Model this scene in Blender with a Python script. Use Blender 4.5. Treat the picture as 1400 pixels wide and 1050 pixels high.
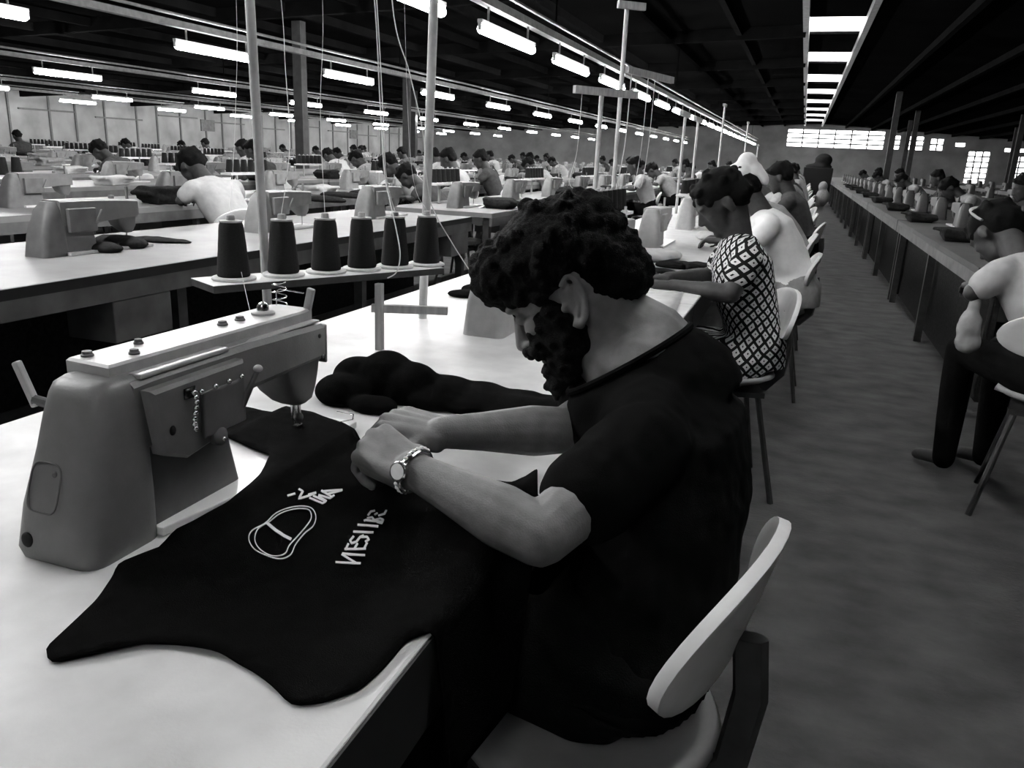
import bpy, bmesh, math, random
from mathutils import Vector, Matrix, noise
from mathutils.geometry import delaunay_2d_cdt
from math import sin, cos, pi, radians as R

random.seed(7)
scene = bpy.context.scene
COL = scene.collection
for o in list(bpy.data.objects):
    bpy.data.objects.remove(o)

# ------------------------------------------------------------------ camera
F, VPX, VPY, ROLL, CAMH = 1089.0, 1100.0, 226.0, 2.5, 1.20      # pixels of the 1400 x 1050 frame
yc = Vector((VPX - 700, -(VPY - 525), F)).normalized()
hd = Vector((cos(R(ROLL)), -sin(R(ROLL)), 0))
zc = yc.cross(hd).normalized()
if zc.y < 0: zc = -zc
xc = (hd - hd.dot(yc) * yc).normalized()
AX = (xc, yc, zc)                       # world axes expressed in (right, up, forward)
def ray(px, py):
    c = Vector(((px - 700) / F, -(py - 525) / F, 1))
    return Vector([a.dot(c) for a in AX])
CAM = Vector((0, 0, CAMH))
def atd(px, py, d): return CAM + ray(px, py) * d
def atz(px, py, z):
    r = ray(px, py); return CAM + r * ((z - CAMH) / r.z)
def atx(px, py, x):
    r = ray(px, py); return CAM + r * (x / r.x)
def aty(px, py, y):
    r = ray(px, py); return CAM + r * (y / r.y)
right = Vector([a.x for a in AX]); up = Vector([a.y for a in AX]); fwd = Vector([a.z for a in AX])
cd = bpy.data.cameras.new('camera'); cam = bpy.data.objects.new('camera', cd); COL.objects.link(cam)
cd.sensor_width = 36.0; cd.lens = F / 1400 * 36.0; cd.clip_start = 0.02; cd.clip_end = 300
M = Matrix((right, up, -fwd)).transposed().to_4x4(); M.translation = CAM
cam.matrix_world = M
scene.camera = cam

# ------------------------------------------------------------------ world, exposure
w = bpy.data.worlds.new('overcast_sky'); scene.world = w; w.use_nodes = True
bgn = w.node_tree.nodes['Background']
bgn.inputs[0].default_value = (1, 1, 1, 1); bgn.inputs[1].default_value = 15.0
vs = scene.view_settings
vs.view_transform = 'Standard'; vs.look = 'None'; vs.gamma = 1.0; vs.use_curve_mapping = False
vs.exposure = 0.0
LAMP = 122.0                              # radiance of a fluorescent tube

# ------------------------------------------------------------------ materials
def mat(name, g, rough=.6, var=.0, scale=20., bump=.0, bscale=None, metal=0., spec=.4, detail=4., stretch=None, lo=None, hi=None):
    m = bpy.data.materials.new(name); m.use_nodes = True
    nt = m.node_tree; b = nt.nodes['Principled BSDF']
    b.inputs['Roughness'].default_value = rough; b.inputs['Metallic'].default_value = metal
    b.inputs['Specular IOR Level'].default_value = spec
    tc = nt.nodes.new('ShaderNodeTexCoord'); src = tc.outputs['Object']
    if stretch:
        mp = nt.nodes.new('ShaderNodeMapping'); mp.inputs['Scale'].default_value = stretch
        nt.links.new(src, mp.inputs[0]); src = mp.outputs[0]
    n = nt.nodes.new('ShaderNodeTexNoise'); n.inputs['Scale'].default_value = scale; n.inputs['Detail'].default_value = detail
    nt.links.new(src, n.inputs['Vector'])
    r = nt.nodes.new('ShaderNodeValToRGB')
    a = max(0, g * (1 - var)); c = min(1, g * (1 + var))
    r.color_ramp.elements[0].position = .3 if lo is None else lo
    r.color_ramp.elements[1].position = .7 if hi is None else hi
    r.color_ramp.elements[0].color = (a, a, a, 1); r.color_ramp.elements[1].color = (c, c, c, 1)
    nt.links.new(n.outputs['Fac'], r.inputs[0]); nt.links.new(r.outputs[0], b.inputs['Base Color'])
    if bump:
        n2 = nt.nodes.new('ShaderNodeTexNoise'); n2.inputs['Scale'].default_value = bscale or scale * 4; n2.inputs['Detail'].default_value = 6
        nt.links.new(src, n2.inputs['Vector'])
        bp = nt.nodes.new('ShaderNodeBump'); bp.inputs['Strength'].default_value = bump; bp.inputs['Distance'].default_value = .01
        nt.links.new(n2.outputs['Fac'], bp.inputs['Height']); nt.links.new(bp.outputs[0], b.inputs['Normal'])
    return m
def emis(name, s):
    m = bpy.data.materials.new(name); m.use_nodes = True; nt = m.node_tree
    nt.nodes.remove(nt.nodes['Principled BSDF'])
    e = nt.nodes.new('ShaderNodeEmission'); e.inputs[1].default_value = s
    nt.links.new(e.outputs[0], nt.nodes['Material Output'].inputs[0]); return m
def translucent(name, g):
    m = bpy.data.materials.new(name); m.use_nodes = True; nt = m.node_tree
    nt.nodes.remove(nt.nodes['Principled BSDF'])
    e = nt.nodes.new('ShaderNodeBsdfTranslucent'); e.inputs[0].default_value = (g, g, g, 1)
    n = nt.nodes.new('ShaderNodeTexNoise'); n.inputs['Scale'].default_value = 3
    mx = nt.nodes.new('ShaderNodeMapRange'); mx.inputs[3].default_value = g * .8; mx.inputs[4].default_value = g
    nt.links.new(n.outputs['Fac'], mx.inputs[0]); nt.links.new(mx.outputs[0], e.inputs[0])
    nt.links.new(e.outputs[0], nt.nodes['Material Output'].inputs[0]); return m

MT = dict(
    floor=mat('worn_floor', .09, .8, .42, 5.5, .3, 60, spec=.12, detail=15, stretch=(.9, 1.25, 1), lo=.25, hi=.75),
    wall=mat('plaster_wall', .27, .85, .22, 1.2, .1, 30, spec=.1, detail=8),
    wall_dark=mat('shaded_wall', .06, .9, .25, 1.2, spec=.1, detail=8),  # wall colour darkened to carry the dimness of the right side
    roof=mat('dark_roof', .004, 1., .4, .8, spec=.0),  # one even near-black tone
    purlin=mat('roof_timber', .007, 1., .3, 5, spec=.0),
    frame=mat('window_bar', .03, .7, .2, 10),
    pane=translucent('frosted_pane', .9),
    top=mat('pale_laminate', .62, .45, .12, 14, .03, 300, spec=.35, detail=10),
    toph=mat('dimmed_laminate', .21, .45, .14, 6, .03, 300, spec=.3, detail=10),  # tabletop colour lowered to stand for weaker light over the left rows
    topd=mat('shaded_laminate', .075, .5, .2, 6, .03, 300, spec=.3, detail=10),  # tabletop colour darkened for the dim side right of the aisle
    edge=mat('table_edge_shade', .015, .6, .15, 20),  # near-black: shade on the table's side, painted as colour
    leg=mat('steel_leg', .05, .5, .3, 20, metal=.2),
    apron=mat('table_apron', .11, .7, .3, 8),
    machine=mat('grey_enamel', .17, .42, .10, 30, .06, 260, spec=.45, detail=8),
    machinef=mat('shaded_enamel', .06, .5, .15, 20, spec=.3),  # enamel darkened in colour for machines on the dim right side
    machine3=mat('dimmed_enamel', .22, .5, .15, 20, spec=.3),  # pale enamel toned down in place of weaker light on far machines
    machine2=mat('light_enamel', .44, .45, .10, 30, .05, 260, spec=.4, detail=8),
    machined=mat('dark_enamel', .13, .5, .18, 20, .06, 200, spec=.4, detail=8),  # darker enamel; its tone also stands for weaker light on left rows
    lid=mat('enamel_lid', .44, .4, .10, 40, .05, 300, spec=.4),
    bed=mat('polished_bed', .68, .3, .06, 30, spec=.5),
    chrome=mat('chrome', .7, .22, .1, 50, metal=1.),
    dark=mat('dark_hole', .012, .8, .2, 30),
    seam=mat('seam_line', .12, .8, .2, 30),
    cloth=mat('black_cloth', .0045, .95, .35, 60, .25, 900, spec=.02),
    cloth2=mat('dark_cloth', .02, .95, .35, 60, .25, 900, spec=.05),
    paper=mat('pale_cloth', .5, .9, .1, 30, .1, 300, spec=.1),
    print=mat('white_print', .95, .8, .06, 80, spec=.1),
    cone=mat('black_thread', .014, .7, .4, 200, .5, 700, spec=.2, stretch=(1, 1, 6)),
    disc=mat('cone_disc', .66, .8, .12, 60, .1, 400, spec=.1),
    core=mat('cone_core', .38, .7, .2, 60),
    wood=mat('pale_wood', .40, .7, .22, 14, .12, 120, spec=.15, stretch=(6, 6, 1)),
    woodw=mat('painted_board', .74, .6, .1, 20, .1, 200, spec=.2),
    woodd=mat('board_edge', .05, .8, .3, 20, .1, 200, spec=.2),
    pole=mat('pale_tube', .5, .5, .2, 18, .08, 200, spec=.3),
    thread=mat('white_thread', .72, .9, .05, 100, spec=.05),
    skin=mat('skin', .185, .55, .16, 45, .12, 420, spec=.3, detail=6),
    skin2=mat('dark_skin', .05, .55, .16, 45, .1, 420, spec=.3),
    nail=mat('finger_nail', .34, .4, .08, 45),
    hair=mat('black_hair', .006, .75, .4, 120, .6, 500, spec=.10),
    shirt=mat('black_tshirt', .006, .95, .3, 30, .15, 700, spec=.03),
    scarfw=mat('white_scarf', .85, .9, .05, 30, spec=.05),
    white=mat('white_shirt', .42, .9, .08, 30, .1, 500, spec=.05),
    grey=mat('grey_cloth', .30, .9, .15, 30, .1, 500, spec=.05),
    dim=mat('charcoal_cloth', .06, .9, .2, 30, .1, 500, spec=.05),
    trouser=mat('dark_trousers', .006, .95, .3, 40, .15, 500, spec=.05),
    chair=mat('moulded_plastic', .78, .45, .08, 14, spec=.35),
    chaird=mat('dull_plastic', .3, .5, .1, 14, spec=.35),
    lamp=emis('fluorescent_tube', LAMP),
    lampbody=mat('lamp_housing', .5, .5, .1, 20),
    rail=mat('galvanised_rail', .20, .55, .25, 12, spec=.3),
    column=mat('painted_column', .035, .7, .3, 8),
    glass=mat('machine_window', .02, .15, .1, 10, spec=.6),
)
def diamond_mat():
    m = bpy.data.materials.new('diamond_print'); m.use_nodes = True; nt = m.node_tree; b = nt.nodes['Principled BSDF']
    b.inputs['Roughness'].default_value = .9; b.inputs['Specular IOR Level'].default_value = .05
    tc = nt.nodes.new('ShaderNodeTexCoord'); sp = nt.nodes.new('ShaderNodeSeparateXYZ'); nt.links.new(tc.outputs['Object'], sp.inputs[0])
    def mth(op, a, c=None):
        n = nt.nodes.new('ShaderNodeMath'); n.operation = op
        for i, v in enumerate((a, c)):
            if v is None: continue
            if isinstance(v, (int, float)): n.inputs[i].default_value = v
            else: nt.links.new(v, n.inputs[i])
        return n.outputs[0]
    nz = nt.nodes.new('ShaderNodeTexNoise'); nz.inputs['Scale'].default_value = 9; nt.links.new(tc.outputs['Object'], nz.inputs['Vector'])
    wob = mth('MULTIPLY', mth('SUBTRACT', nz.outputs['Fac'], .5), .03)
    u = mth('ADD', mth('MULTIPLY', mth('ARCTAN2', sp.outputs[1], mth('SUBTRACT', sp.outputs[0], .04)), .15), wob); v = mth('ADD', mth('MULTIPLY', sp.outputs[2], .85), wob)
    S = .040
    p = mth('FRACT', mth('DIVIDE', mth('ADD', u, v), S)); q = mth('FRACT', mth('DIVIDE', mth('SUBTRACT', u, v), S))
    d = mth('MAXIMUM', mth('ABSOLUTE', mth('SUBTRACT', p, .5)), mth('ABSOLUTE', mth('SUBTRACT', q, .5)))
    wht = mth('MULTIPLY', mth('LESS_THAN', d, .33), mth('GREATER_THAN', d, .085))
    val = mth('ADD', mth('MULTIPLY', wht, .62), .014)
    nt.links.new(val, b.inputs['Base Color']); return m
MT['diamond'] = diamond_mat()

# ------------------------------------------------------------------ mesh builder
class MB:
    def __init__(s): s.v = []; s.f = []; s.mi = []
    def add(s, vs_, fs, mi=0):
        o = len(s.v); s.v += [tuple(x) for x in vs_]; s.f += [tuple(i + o for i in f) for f in fs]; s.mi += [mi] * len(fs); return s
    def box(s, x0, x1, y0, y1, z0, z1, mtx=None):
        p = [Vector((x, y, z)) for z in (z0, z1) for y in (y0, y1) for x in (x0, x1)]
        if mtx: p = [mtx @ q for q in p]
        return s.add(p, [(0, 2, 3, 1), (4, 5, 7, 6), (0, 1, 5, 4), (2, 6, 7, 3), (0, 4, 6, 2), (1, 3, 7, 5)])
    def loft(s, rings, cap=True, closed=False):
        n = len(rings[0]); vs_ = [p for r in rings for p in r]; fs = []
        m = len(rings)
        for i in range(m if closed else m - 1):
            for j in range(n):
                a = i * n + j; b = i * n + (j + 1) % n; i2 = (i + 1) % m
                fs.append((a, b, i2 * n + (j + 1) % n, i2 * n + j))
        if cap and not closed:
            fs.append(tuple(range(n - 1, -1, -1))); fs.append(tuple((m - 1) * n + j for j in range(n)))
        return s.add(vs_, fs)
    def tube(s, pts, r, n=8, cap=True, flat=1.0, ref=None):
        pts = [Vector(p) for p in pts]; rs = r if isinstance(r, (list, tuple)) else [r] * len(pts)
        rings = []
        t0 = (pts[1] - pts[0]).normalized()
        u = Vector(ref) if ref else (Vector((0, 0, 1)) if abs(t0.z) < .9 else Vector((1, 0, 0)))
        for i, p in enumerate(pts):
            t = (pts[min(i + 1, len(pts) - 1)] - pts[max(i - 1, 0)])
            t = t.normalized() if t.length > 1e-9 else t0
            u = (u - u.dot(t) * t).normalized(); v = t.cross(u)
            rings.append([p + rs[i] * (cos(2 * pi * k / n) * u * flat + sin(2 * pi * k / n) * v) for k in range(n)])
        return s.loft(rings, cap)
    def capsule(s, a, b, ra, rb, n=12, flat=1.0, ref=None):
        a = Vector(a); b = Vector(b); t = (b - a).normalized(); pts = []; rs = []
        for k in (-90, -60, -30, 0): pts.append(a + t * ra * sin(R(k))); rs.append(max(ra * cos(R(k)), ra * .02))
        for k in (0, 30, 60, 90): pts.append(b + t * rb * sin(R(k))); rs.append(max(rb * cos(R(k)), rb * .02))
        return s.tube(pts, rs, n, True, flat, ref)
    def ell(s, c, rad, rot=None, nu=14, nv=9):
        c = Vector(c); rings = []
        if isinstance(rad, (int, float)): rad = (rad,) * 3
        for i in range(nv + 1):
            th = -pi / 2 + pi * i / nv; rr = max(cos(th), .02)
            ring = []
            for k in range(nu):
                p = Vector((rad[0] * rr * cos(2 * pi * k / nu), rad[1] * rr * sin(2 * pi * k / nu), rad[2] * sin(th)))
                if rot: p = rot @ p
                ring.append(c + p)
            rings.append(ring)
        return s.loft(rings)
    def lathe(s, prof, c=(0, 0, 0), n=20, mtx=None):
        rings = []
        for r, z in prof:
            ring = [Vector((c[0] + r * cos(2 * pi * k / n), c[1] + r * sin(2 * pi * k / n), c[2] + z)) for k in range(n)]
            if mtx: ring = [mtx @ q for q in ring]
            rings.append(ring)
        return s.loft(rings)
    def prism(s, poly, n, d):
        """polygon (list of 3D points) extruded along vector d"""
        poly = [Vector(p) for p in poly]; k = len(poly); d = Vector(d)
        return s.add(poly + [p + d for p in poly], [tuple(range(k - 1, -1, -1)), tuple(range(k, 2 * k))] + [(i, (i + 1) % k, k + (i + 1) % k, k + i) for i in range(k)])
    def mesh(s, name, mats, smooth=True, fix=True):
        me = bpy.data.meshes.new(name); me.from_pydata(s.v, [], s.f)
        for m in (mats if isinstance(mats, (list, tuple)) else [mats]): me.materials.append(m)
        if any(s.mi): me.polygons.foreach_set('material_index', s.mi)
        if fix:
            b = bmesh.new(); b.from_mesh(me); bmesh.ops.recalc_face_normals(b, faces=b.faces)
            if smooth:
                for e in b.edges:
                    e.smooth = not (len(e.link_faces) == 2 and e.calc_face_angle(0) > R(38))
                for f in b.faces: f.smooth = True
            b.to_mesh(me); b.free()
        return me
    def build(s, name, mats, parent=None, smooth=True, bevel=0, seg=2):
        o = bpy.data.objects.new(name, s.mesh(name, mats, smooth)); COL.objects.link(o)
        if parent: o.parent = parent
        if bevel:
            m = o.modifiers.new('bevel', 'BEVEL'); m.width = bevel; m.segments = seg; m.limit_method = 'ANGLE'; m.angle_limit = R(40)
        return o
WS = bpy.data.scenes.new('workshop')       # an empty side scene so that evaluating a modifier stays quick
def bake(o):
    WS.collection.objects.link(o)
    with bpy.context.temp_override(scene=WS, view_layer=WS.view_layers[0]):
        dg = bpy.context.evaluated_depsgraph_get(); dg.update()
        me = bpy.data.meshes.new_from_object(o.evaluated_get(dg))
    old = o.data; o.modifiers.clear(); o.data = me; bpy.data.meshes.remove(old)
    WS.collection.objects.unlink(o)
    return o
def remeshed(s, name, m, vox, it=4, parent=None, fac=.5, disp=None):
    o = s.build(name, m, None, True)
    r = o.modifiers.new('r', 'REMESH'); r.mode = 'VOXEL'; r.voxel_size = vox; r.use_smooth_shade = True
    if it:
        sm = o.modifiers.new('s', 'SMOOTH'); sm.iterations = it; sm.factor = fac
    bake(o)
    if disp:
        vn = [(v.co.copy(), v.normal.copy()) for v in o.data.vertices]
        o.data.vertices.foreach_set('co', [x_ for c_, n_ in vn for x_ in disp(c_, n_)])
    if not o.data.materials: o.data.materials.append(m)
    for p in o.data.polygons: p.use_smooth = True; p.material_index = 0
    if parent: o.parent = parent
    return o
def tag(o, label=None, cat=None, group=None, kind=None):
    if label: o['label'] = label
    if cat: o['category'] = cat
    if group: o['group'] = group
    if kind: o['kind'] = kind
    return o
def empty(name, loc=(0, 0, 0), rz=0, label=None, cat=None, group=None):
    o = bpy.data.objects.new(name, None); COL.objects.link(o); o.location = loc; o.rotation_euler = (0, 0, rz); o.empty_display_size = .1
    return tag(o, label, cat, group)
def copy_tree(o, parent=None, loc=None, rz=None, label=None, group=None):
    c = o.copy(); COL.objects.link(c)
    if parent: c.parent = parent
    if loc is not None: c.location = loc
    if rz is not None: c.rotation_euler = (0, 0, rz)
    if label: c['label'] = label
    if group: c['group'] = group
    for ch in o.children: copy_tree(ch, c)
    return c
def struct(mb, name, m, parent=None, smooth=False):
    o = mb.build(name, m, parent, smooth)
    if not parent: o['kind'] = 'structure'
    return o
def inst(name, mesh, parent, loc=(0, 0, 0), rz=0):
    o = bpy.data.objects.new(name, mesh); COL.objects.link(o); o.parent = parent; o.location = loc; o.rotation_euler = (0, 0, rz); return o

# ------------------------------------------------------------------ the building
XL, XR, Y0, Y1 = -26.0, 13.6, -5.0, 56.0
RIDGE = 3.72; EAVEL = 2.55; EAVER = 3.05
SX0, SX1 = -.30, .72                    # skylight strip in the roof
def roof_z(x):
    if x < SX0: return RIDGE + (x - SX0) * (RIDGE - EAVEL) / (SX0 - XL)
    if x > SX1: return RIDGE - (x - SX1) * (RIDGE - EAVER) / (XR - SX1)
    return RIDGE
struct(MB().box(XL, XR, Y0, Y1, -.2, 0), 'floor', MT['floor'])
ceil = MB()
for x0, x1 in ((XL, SX0), (SX1, XR)):
    ceil.add([(x0, Y0, roof_z(x0)), (x1, Y0, roof_z(x1)), (x1, Y1, roof_z(x1)), (x0, Y1, roof_z(x0)),
              (x0, Y0, roof_z(x0) + .1), (x1, Y0, roof_z(x1) + .1), (x1, Y1, roof_z(x1) + .1), (x0, Y1, roof_z(x0) + .1)],
             [(0, 1, 2, 3), (7, 6, 5, 4), (0, 4, 5, 1), (1, 5, 6, 2), (2, 6, 7, 3), (3, 7, 4, 0)])
SKY = [(-4.0, -2.0), (1.0, 3.0), (6.0, 8.0), (11.2, 13.2), (16.2, 18.2), (21.0, 23.2), (26.0, 28.6), (30.8, 33.2), (35.6, 38.0), (40.6, 43.0), (45.4, 48.0), (50.4, 53.2)]
yy = Y0
for a, b in SKY:
    ceil.box(SX0, SX1, yy, a, RIDGE, RIDGE + .1); yy = b
ceil.box(SX0, SX1, yy, Y1, RIDGE, RIDGE + .1)
ceiling = struct(ceil, 'ceiling', MT['roof'])
pane_me = MB().box(SX0, SX1, 0, 1, RIDGE + .05, RIDGE + .056).mesh('skylight_pane', MT['pane'], False)
for a, b in SKY:
    p = inst('skylight_pane', pane_me, ceiling, (0, a, 0)); p.scale = (1, b - a, 1)
for x in (SX0, SX1):
    MB().box(x - .05, x + .05, Y0, Y1, RIDGE - .14, RIDGE).build('ridge_beam', MT['rail'], ceiling, False)
pur = MB().box(-.05, .05, Y0, Y1, -.14, 0).mesh('purlin', MT['purlin'], False)
x = SX0 - 1.2
while x > XL + .5:
    inst('purlin', pur, ceiling, (x, 0, roof_z(x))); x -= 1.35
x = SX1 + 1.4
while x < XR - .5:
    inst('purlin', pur, ceiling, (x, 0, roof_z(x))); x += 1.5
for y in range(-3, 55, 5):               # rafters
    MB().add([(XL, y - .06, EAVEL - .2), (SX0, y - .06, RIDGE - .22), (SX0, y + .06, RIDGE - .22), (XL, y + .06, EAVEL - .2),
              (XL, y - .06, EAVEL), (SX0, y - .06, RIDGE), (SX0, y + .06, RIDGE), (XL, y + .06, EAVEL)],
             [(0, 3, 2, 1), (4, 5, 6, 7), (0, 1, 5, 4), (1, 2, 6, 5), (2, 3, 7, 6), (3, 0, 4, 7)]).build('rafter', MT['purlin'], ceiling, False)
wl = struct(MB().box(XL - .2, XL, Y0, Y1, 0, EAVEL + .1), 'wall_left', MT['wall'])
struct(MB().box(XL - .2, XR + .2, Y0 - .2, Y0, 0, RIDGE + .1), 'wall_rear', MT['wall_dark'])
# battens and conduits on the left wall
bat = MB().box(0, .05, -.035, .035, 0, EAVEL - .1).mesh('wall_batten', MT['seam'], False)
for i in range(34):
    y = 9.0 + i * 1.38 + (.25 if i % 3 == 1 else 0)
    inst('wall_batten', bat, wl, (XL, y, 0))
bath = MB().box(0, .045, 0, 2.4, 0, .06).mesh('wall_rail', MT['seam'], False)
for i in range(11):
    inst('wall_rail', bath, wl, (XL, 18.5 + i * 3.3, 2.05 - .12 * (i % 3)))
for y, z, h in ((31, 1.55, .5), (38.5, 1.5, .6), (44, 1.6, .5)):
    MB().box(XL, XL + .06, y, y + .9, z, z + h).build('notice_board', MT['apron'], wl, False)
# end wall with openings
def wall_with_holes(name, m, x0, x1, zt, y0, y1, holes):
    mb = MB(); xs = sorted({x0, x1, SX0, SX1} | {h[0] for h in holes} | {h[1] for h in holes})
    for a, b in zip(xs, xs[1:]):
        hs = sorted([(h[2], h[3]) for h in holes if h[0] <= a + 1e-6 and h[1] >= b - 1e-6])
        za = 0
        for lo_, hi_ in hs:
            if lo_ > za: mb.box(a, b, y0, y1, za, lo_)
            za = hi_
        pts = [(a, y0, za), (b, y0, za), (b, y0, zt(b)), (a, y0, zt(a))]
        if zt(a) > za + .01 or zt(b) > za + .01: mb.prism(pts, 4, (0, y1 - y0, 0))
    return struct(mb, name, m)
WIN = [(-1.30, 4.45, 2.30, 3.42), (4.95, 5.35, 2.34, 3.2), (5.75, 6.65, 2.34, 3.2), (7.0, 7.75, 2.36, 3.1), (9.15, 10.35, .55, 2.45), (8.35, 8.95, 2.62, 2.92), (11.55, 12.7, .6, 2.25), (11.0, 13.2, 2.42, 2.7)]
we = wall_with_holes('wall_end', MT['wall'], XL, XR, lambda x: roof_z(x) + .08, Y1, Y1 + .25, WIN)
def window(n, x0, x1, z0, z1, nx, nz, y=Y1 + .1):
    t = empty('window_%d' % n, ((x0 + x1) / 2, y, z0)); t['kind'] = 'structure'
    dx = (x1 - x0) / nx; dz = (z1 - z0) / nz; b = .035
    pm = MB().box(-dx / 2 + b, dx / 2 - b, -.004, .004, -dz / 2 + b, dz / 2 - b).mesh('pane', MT['pane'], False)
    for i in range(nx):
        for j in range(nz):
            inst('pane', pm, t, (x0 + dx * (i + .5) - (x0 + x1) / 2, 0, dz * (j + .5)))
    W = (x1 - x0) / 2
    for i in range(nx + 1): MB().box(-W + dx * i - b, -W + dx * i + b, -.04, .04, 0, z1 - z0).build('mullion', MT['frame'], t, False)
    for j in range(nz + 1): MB().box(-W, W, -.035, .035, dz * j - b, dz * j + b).build('glazing_bar', MT['frame'], t, False)
for i, (h, g) in enumerate(zip(WIN, ((6, 4), (1, 3), (2, 3), (2, 2), (3, 6), (1, 1), (3, 5), (4, 1)))): window(i + 1, *h, *g)
# right wall: dimness put into its colour, with two tall windows far down
rw = MB(); RW = [(33.5, 35.2, .6, 2.5), (38, 42, 2.25, 2.6), (45.5, 47.5, .6, 2.5)]
ys = sorted({Y0, Y1} | {h[0] for h in RW} | {h[1] for h in RW})
for a, b in zip(ys, ys[1:]):
    za = 0
    for h in RW:
        if h[0] <= a and h[1] >= b: rw.box(XR, XR + .2, a, b, 0, h[2]); za = h[3]
    rw.box(XR, XR + .2, a, b, za, EAVER + .1)
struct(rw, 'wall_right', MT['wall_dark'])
for i, (a, b, z0, z1) in enumerate(RW):
    t = empty('window_%d' % (9 + i), (XR + .1, (a + b) / 2, z0), pi / 2); t['kind'] = 'structure'
    nx = 3; nz = 5 if z1 - z0 > 1 else 1; dx = (b - a) / nx; dz = (z1 - z0) / nz
    pm = MB().box(-dx / 2 + .04, dx / 2 - .04, -.004, .004, -dz / 2 + .04, dz / 2 - .04).mesh('pane', MT['pane'], False)
    for k in range(nx):
        for j in range(nz): inst('pane', pm, t, (-(b - a) / 2 + dx * (k + .5), 0, dz * (j + .5)))
    for k in range(nx + 1): MB().box(-(b - a) / 2 + dx * k - .04, -(b - a) / 2 + dx * k + .04, -.04, .04, 0, z1 - z0).build('mullion', MT['frame'], t, False)
    for j in range(nz + 1): MB().box(-(b - a) / 2, (b - a) / 2, -.035, .035, dz * j - .04, dz * j + .04).build('glazing_bar', MT['frame'], t, False)
# steel columns
cme = {}
def column(x, y, label):
    t = empty('roof_column', (x, y, 0), 0, label, 'column', 'steel columns carrying the roof')
    h = roof_z(x)
    MB().box(-.09, .09, -.09, .09, .02, h).build('shaft', MT['column'], t, False)
    MB().box(-.17, .17, -.17, .17, 0, .03).build('base_plate', MT['column'], t, False)
for (px, x) in ((413, -9.0), (556, -11.0), (566, -13.2)):
    p = atx(px, 200, x); column(x, p.y, 'dark steel roof column standing among the far sewing rows')
for x, y in ((2.6, 30), (4.1, 38.0), (4.6, 45.0), (7.5, 36), (9.0, 44)):
    column(x, y, 'dark roof column on the dim side beyond the aisle')

# ------------------------------------------------------------------ lamps
ZL = 2.25; TUBE = 1.5
tube_mb = MB().capsule((0, .05, -.03), (0, TUBE - .05, -.03), .040, .040, 12)
tube_me = tube_mb.mesh('lamp_tube', MT['lamp'])
body_me = MB().box(-.022, .022, 0, TUBE, .016, .045).mesh('lamp_body', MT['lampbody'], False)
cap_me = MB().box(-.016, .016, 0, .012, -.045, .016).mesh('end_cap', MT['lampbody'], False)
hang_me = MB().box(-.008, .008, -.008, .008, .05, .17).mesh('hanger', MT['rail'], False)
def lamp_row(x, ys, word):
    for y in ys:
        t = empty('fluorescent_lamp', (x, y, ZL), 0, 'lit fluorescent tube lamp hung under ' + word, 'lamp', 'lamps under ' + word)
        inst('lamp_tube', tube_me, t); inst('lamp_body', body_me, t)
        inst('end_cap', cap_me, t); inst('end_cap', cap_me, t, (0, TUBE - .012, 0))
        inst('hanger', hang_me, t, (0, .2, 0)); inst('hanger', hang_me, t, (0, TUBE - .2, 0))
def rail(x, y0, y1, label):
    t = empty('lamp_rail', (x, y0, ZL + .17), 0, label, 'rail')
    L = y1 - y0
    MB().box(-.045, .045, 0, L, 0, .07).build('channel', MT['rail'], t, False)
    MB().tube([(.09, 0, .12), (.09, L, .12)], .018, 6).build('conduit', MT['rail'], t)
    k = 1.0
    hm = MB().box(-.008, .008, -.008, .008, .07, roof_z(x) - ZL - .17).mesh('drop_rod', MT['purlin'], False)
    while k < L:
        inst('drop_rod', hm, t, (0, k, 0)); k += 9
rows = {
    'the lamp rail beyond the foreground bench': (-2.8, [4.68 + 2.25 * k for k in range(-2, 20)]),
    'the second lamp rail': (-7.0, [4.6, 8.0, 11.13, 14.5, 17.9, 21.4, 24.9, 28.4, 32, 35.6, 39.2, 43, 46.6, 50.2]),
    'the third lamp rail': (-13.0, [7.4, 11.3, 15.3, 19.0, 22.9, 26.8, 30.8, 34.8, 38.8, 43, 47, 51]),
    'the fourth lamp rail': (-19.4, [14.6, 18.7, 22.9, 27.0, 31.0, 35, 39, 43, 47, 51]),
    'the lamp rail along the left wall': (-23.4, [17.0, 21.2, 25.6, 29.8, 34, 38.2, 42.4, 46.6, 50.8]),
}
for wd, (x, ys_) in rows.items():
    lamp_row(x, ys_, wd)
    rail(x, max(-4.5, min(ys_) - 1.0), max(ys_) + 2.5, 'long galvanised channel carrying ' + wd.replace('the lamp rail', 'the row of lamps').replace('the ', 'the lamps of the ', 1) if 'lamp rail' == wd[-9:] else 'long galvanised channel carrying the lamps ' + wd.replace('the lamp rail ', ''))

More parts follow.
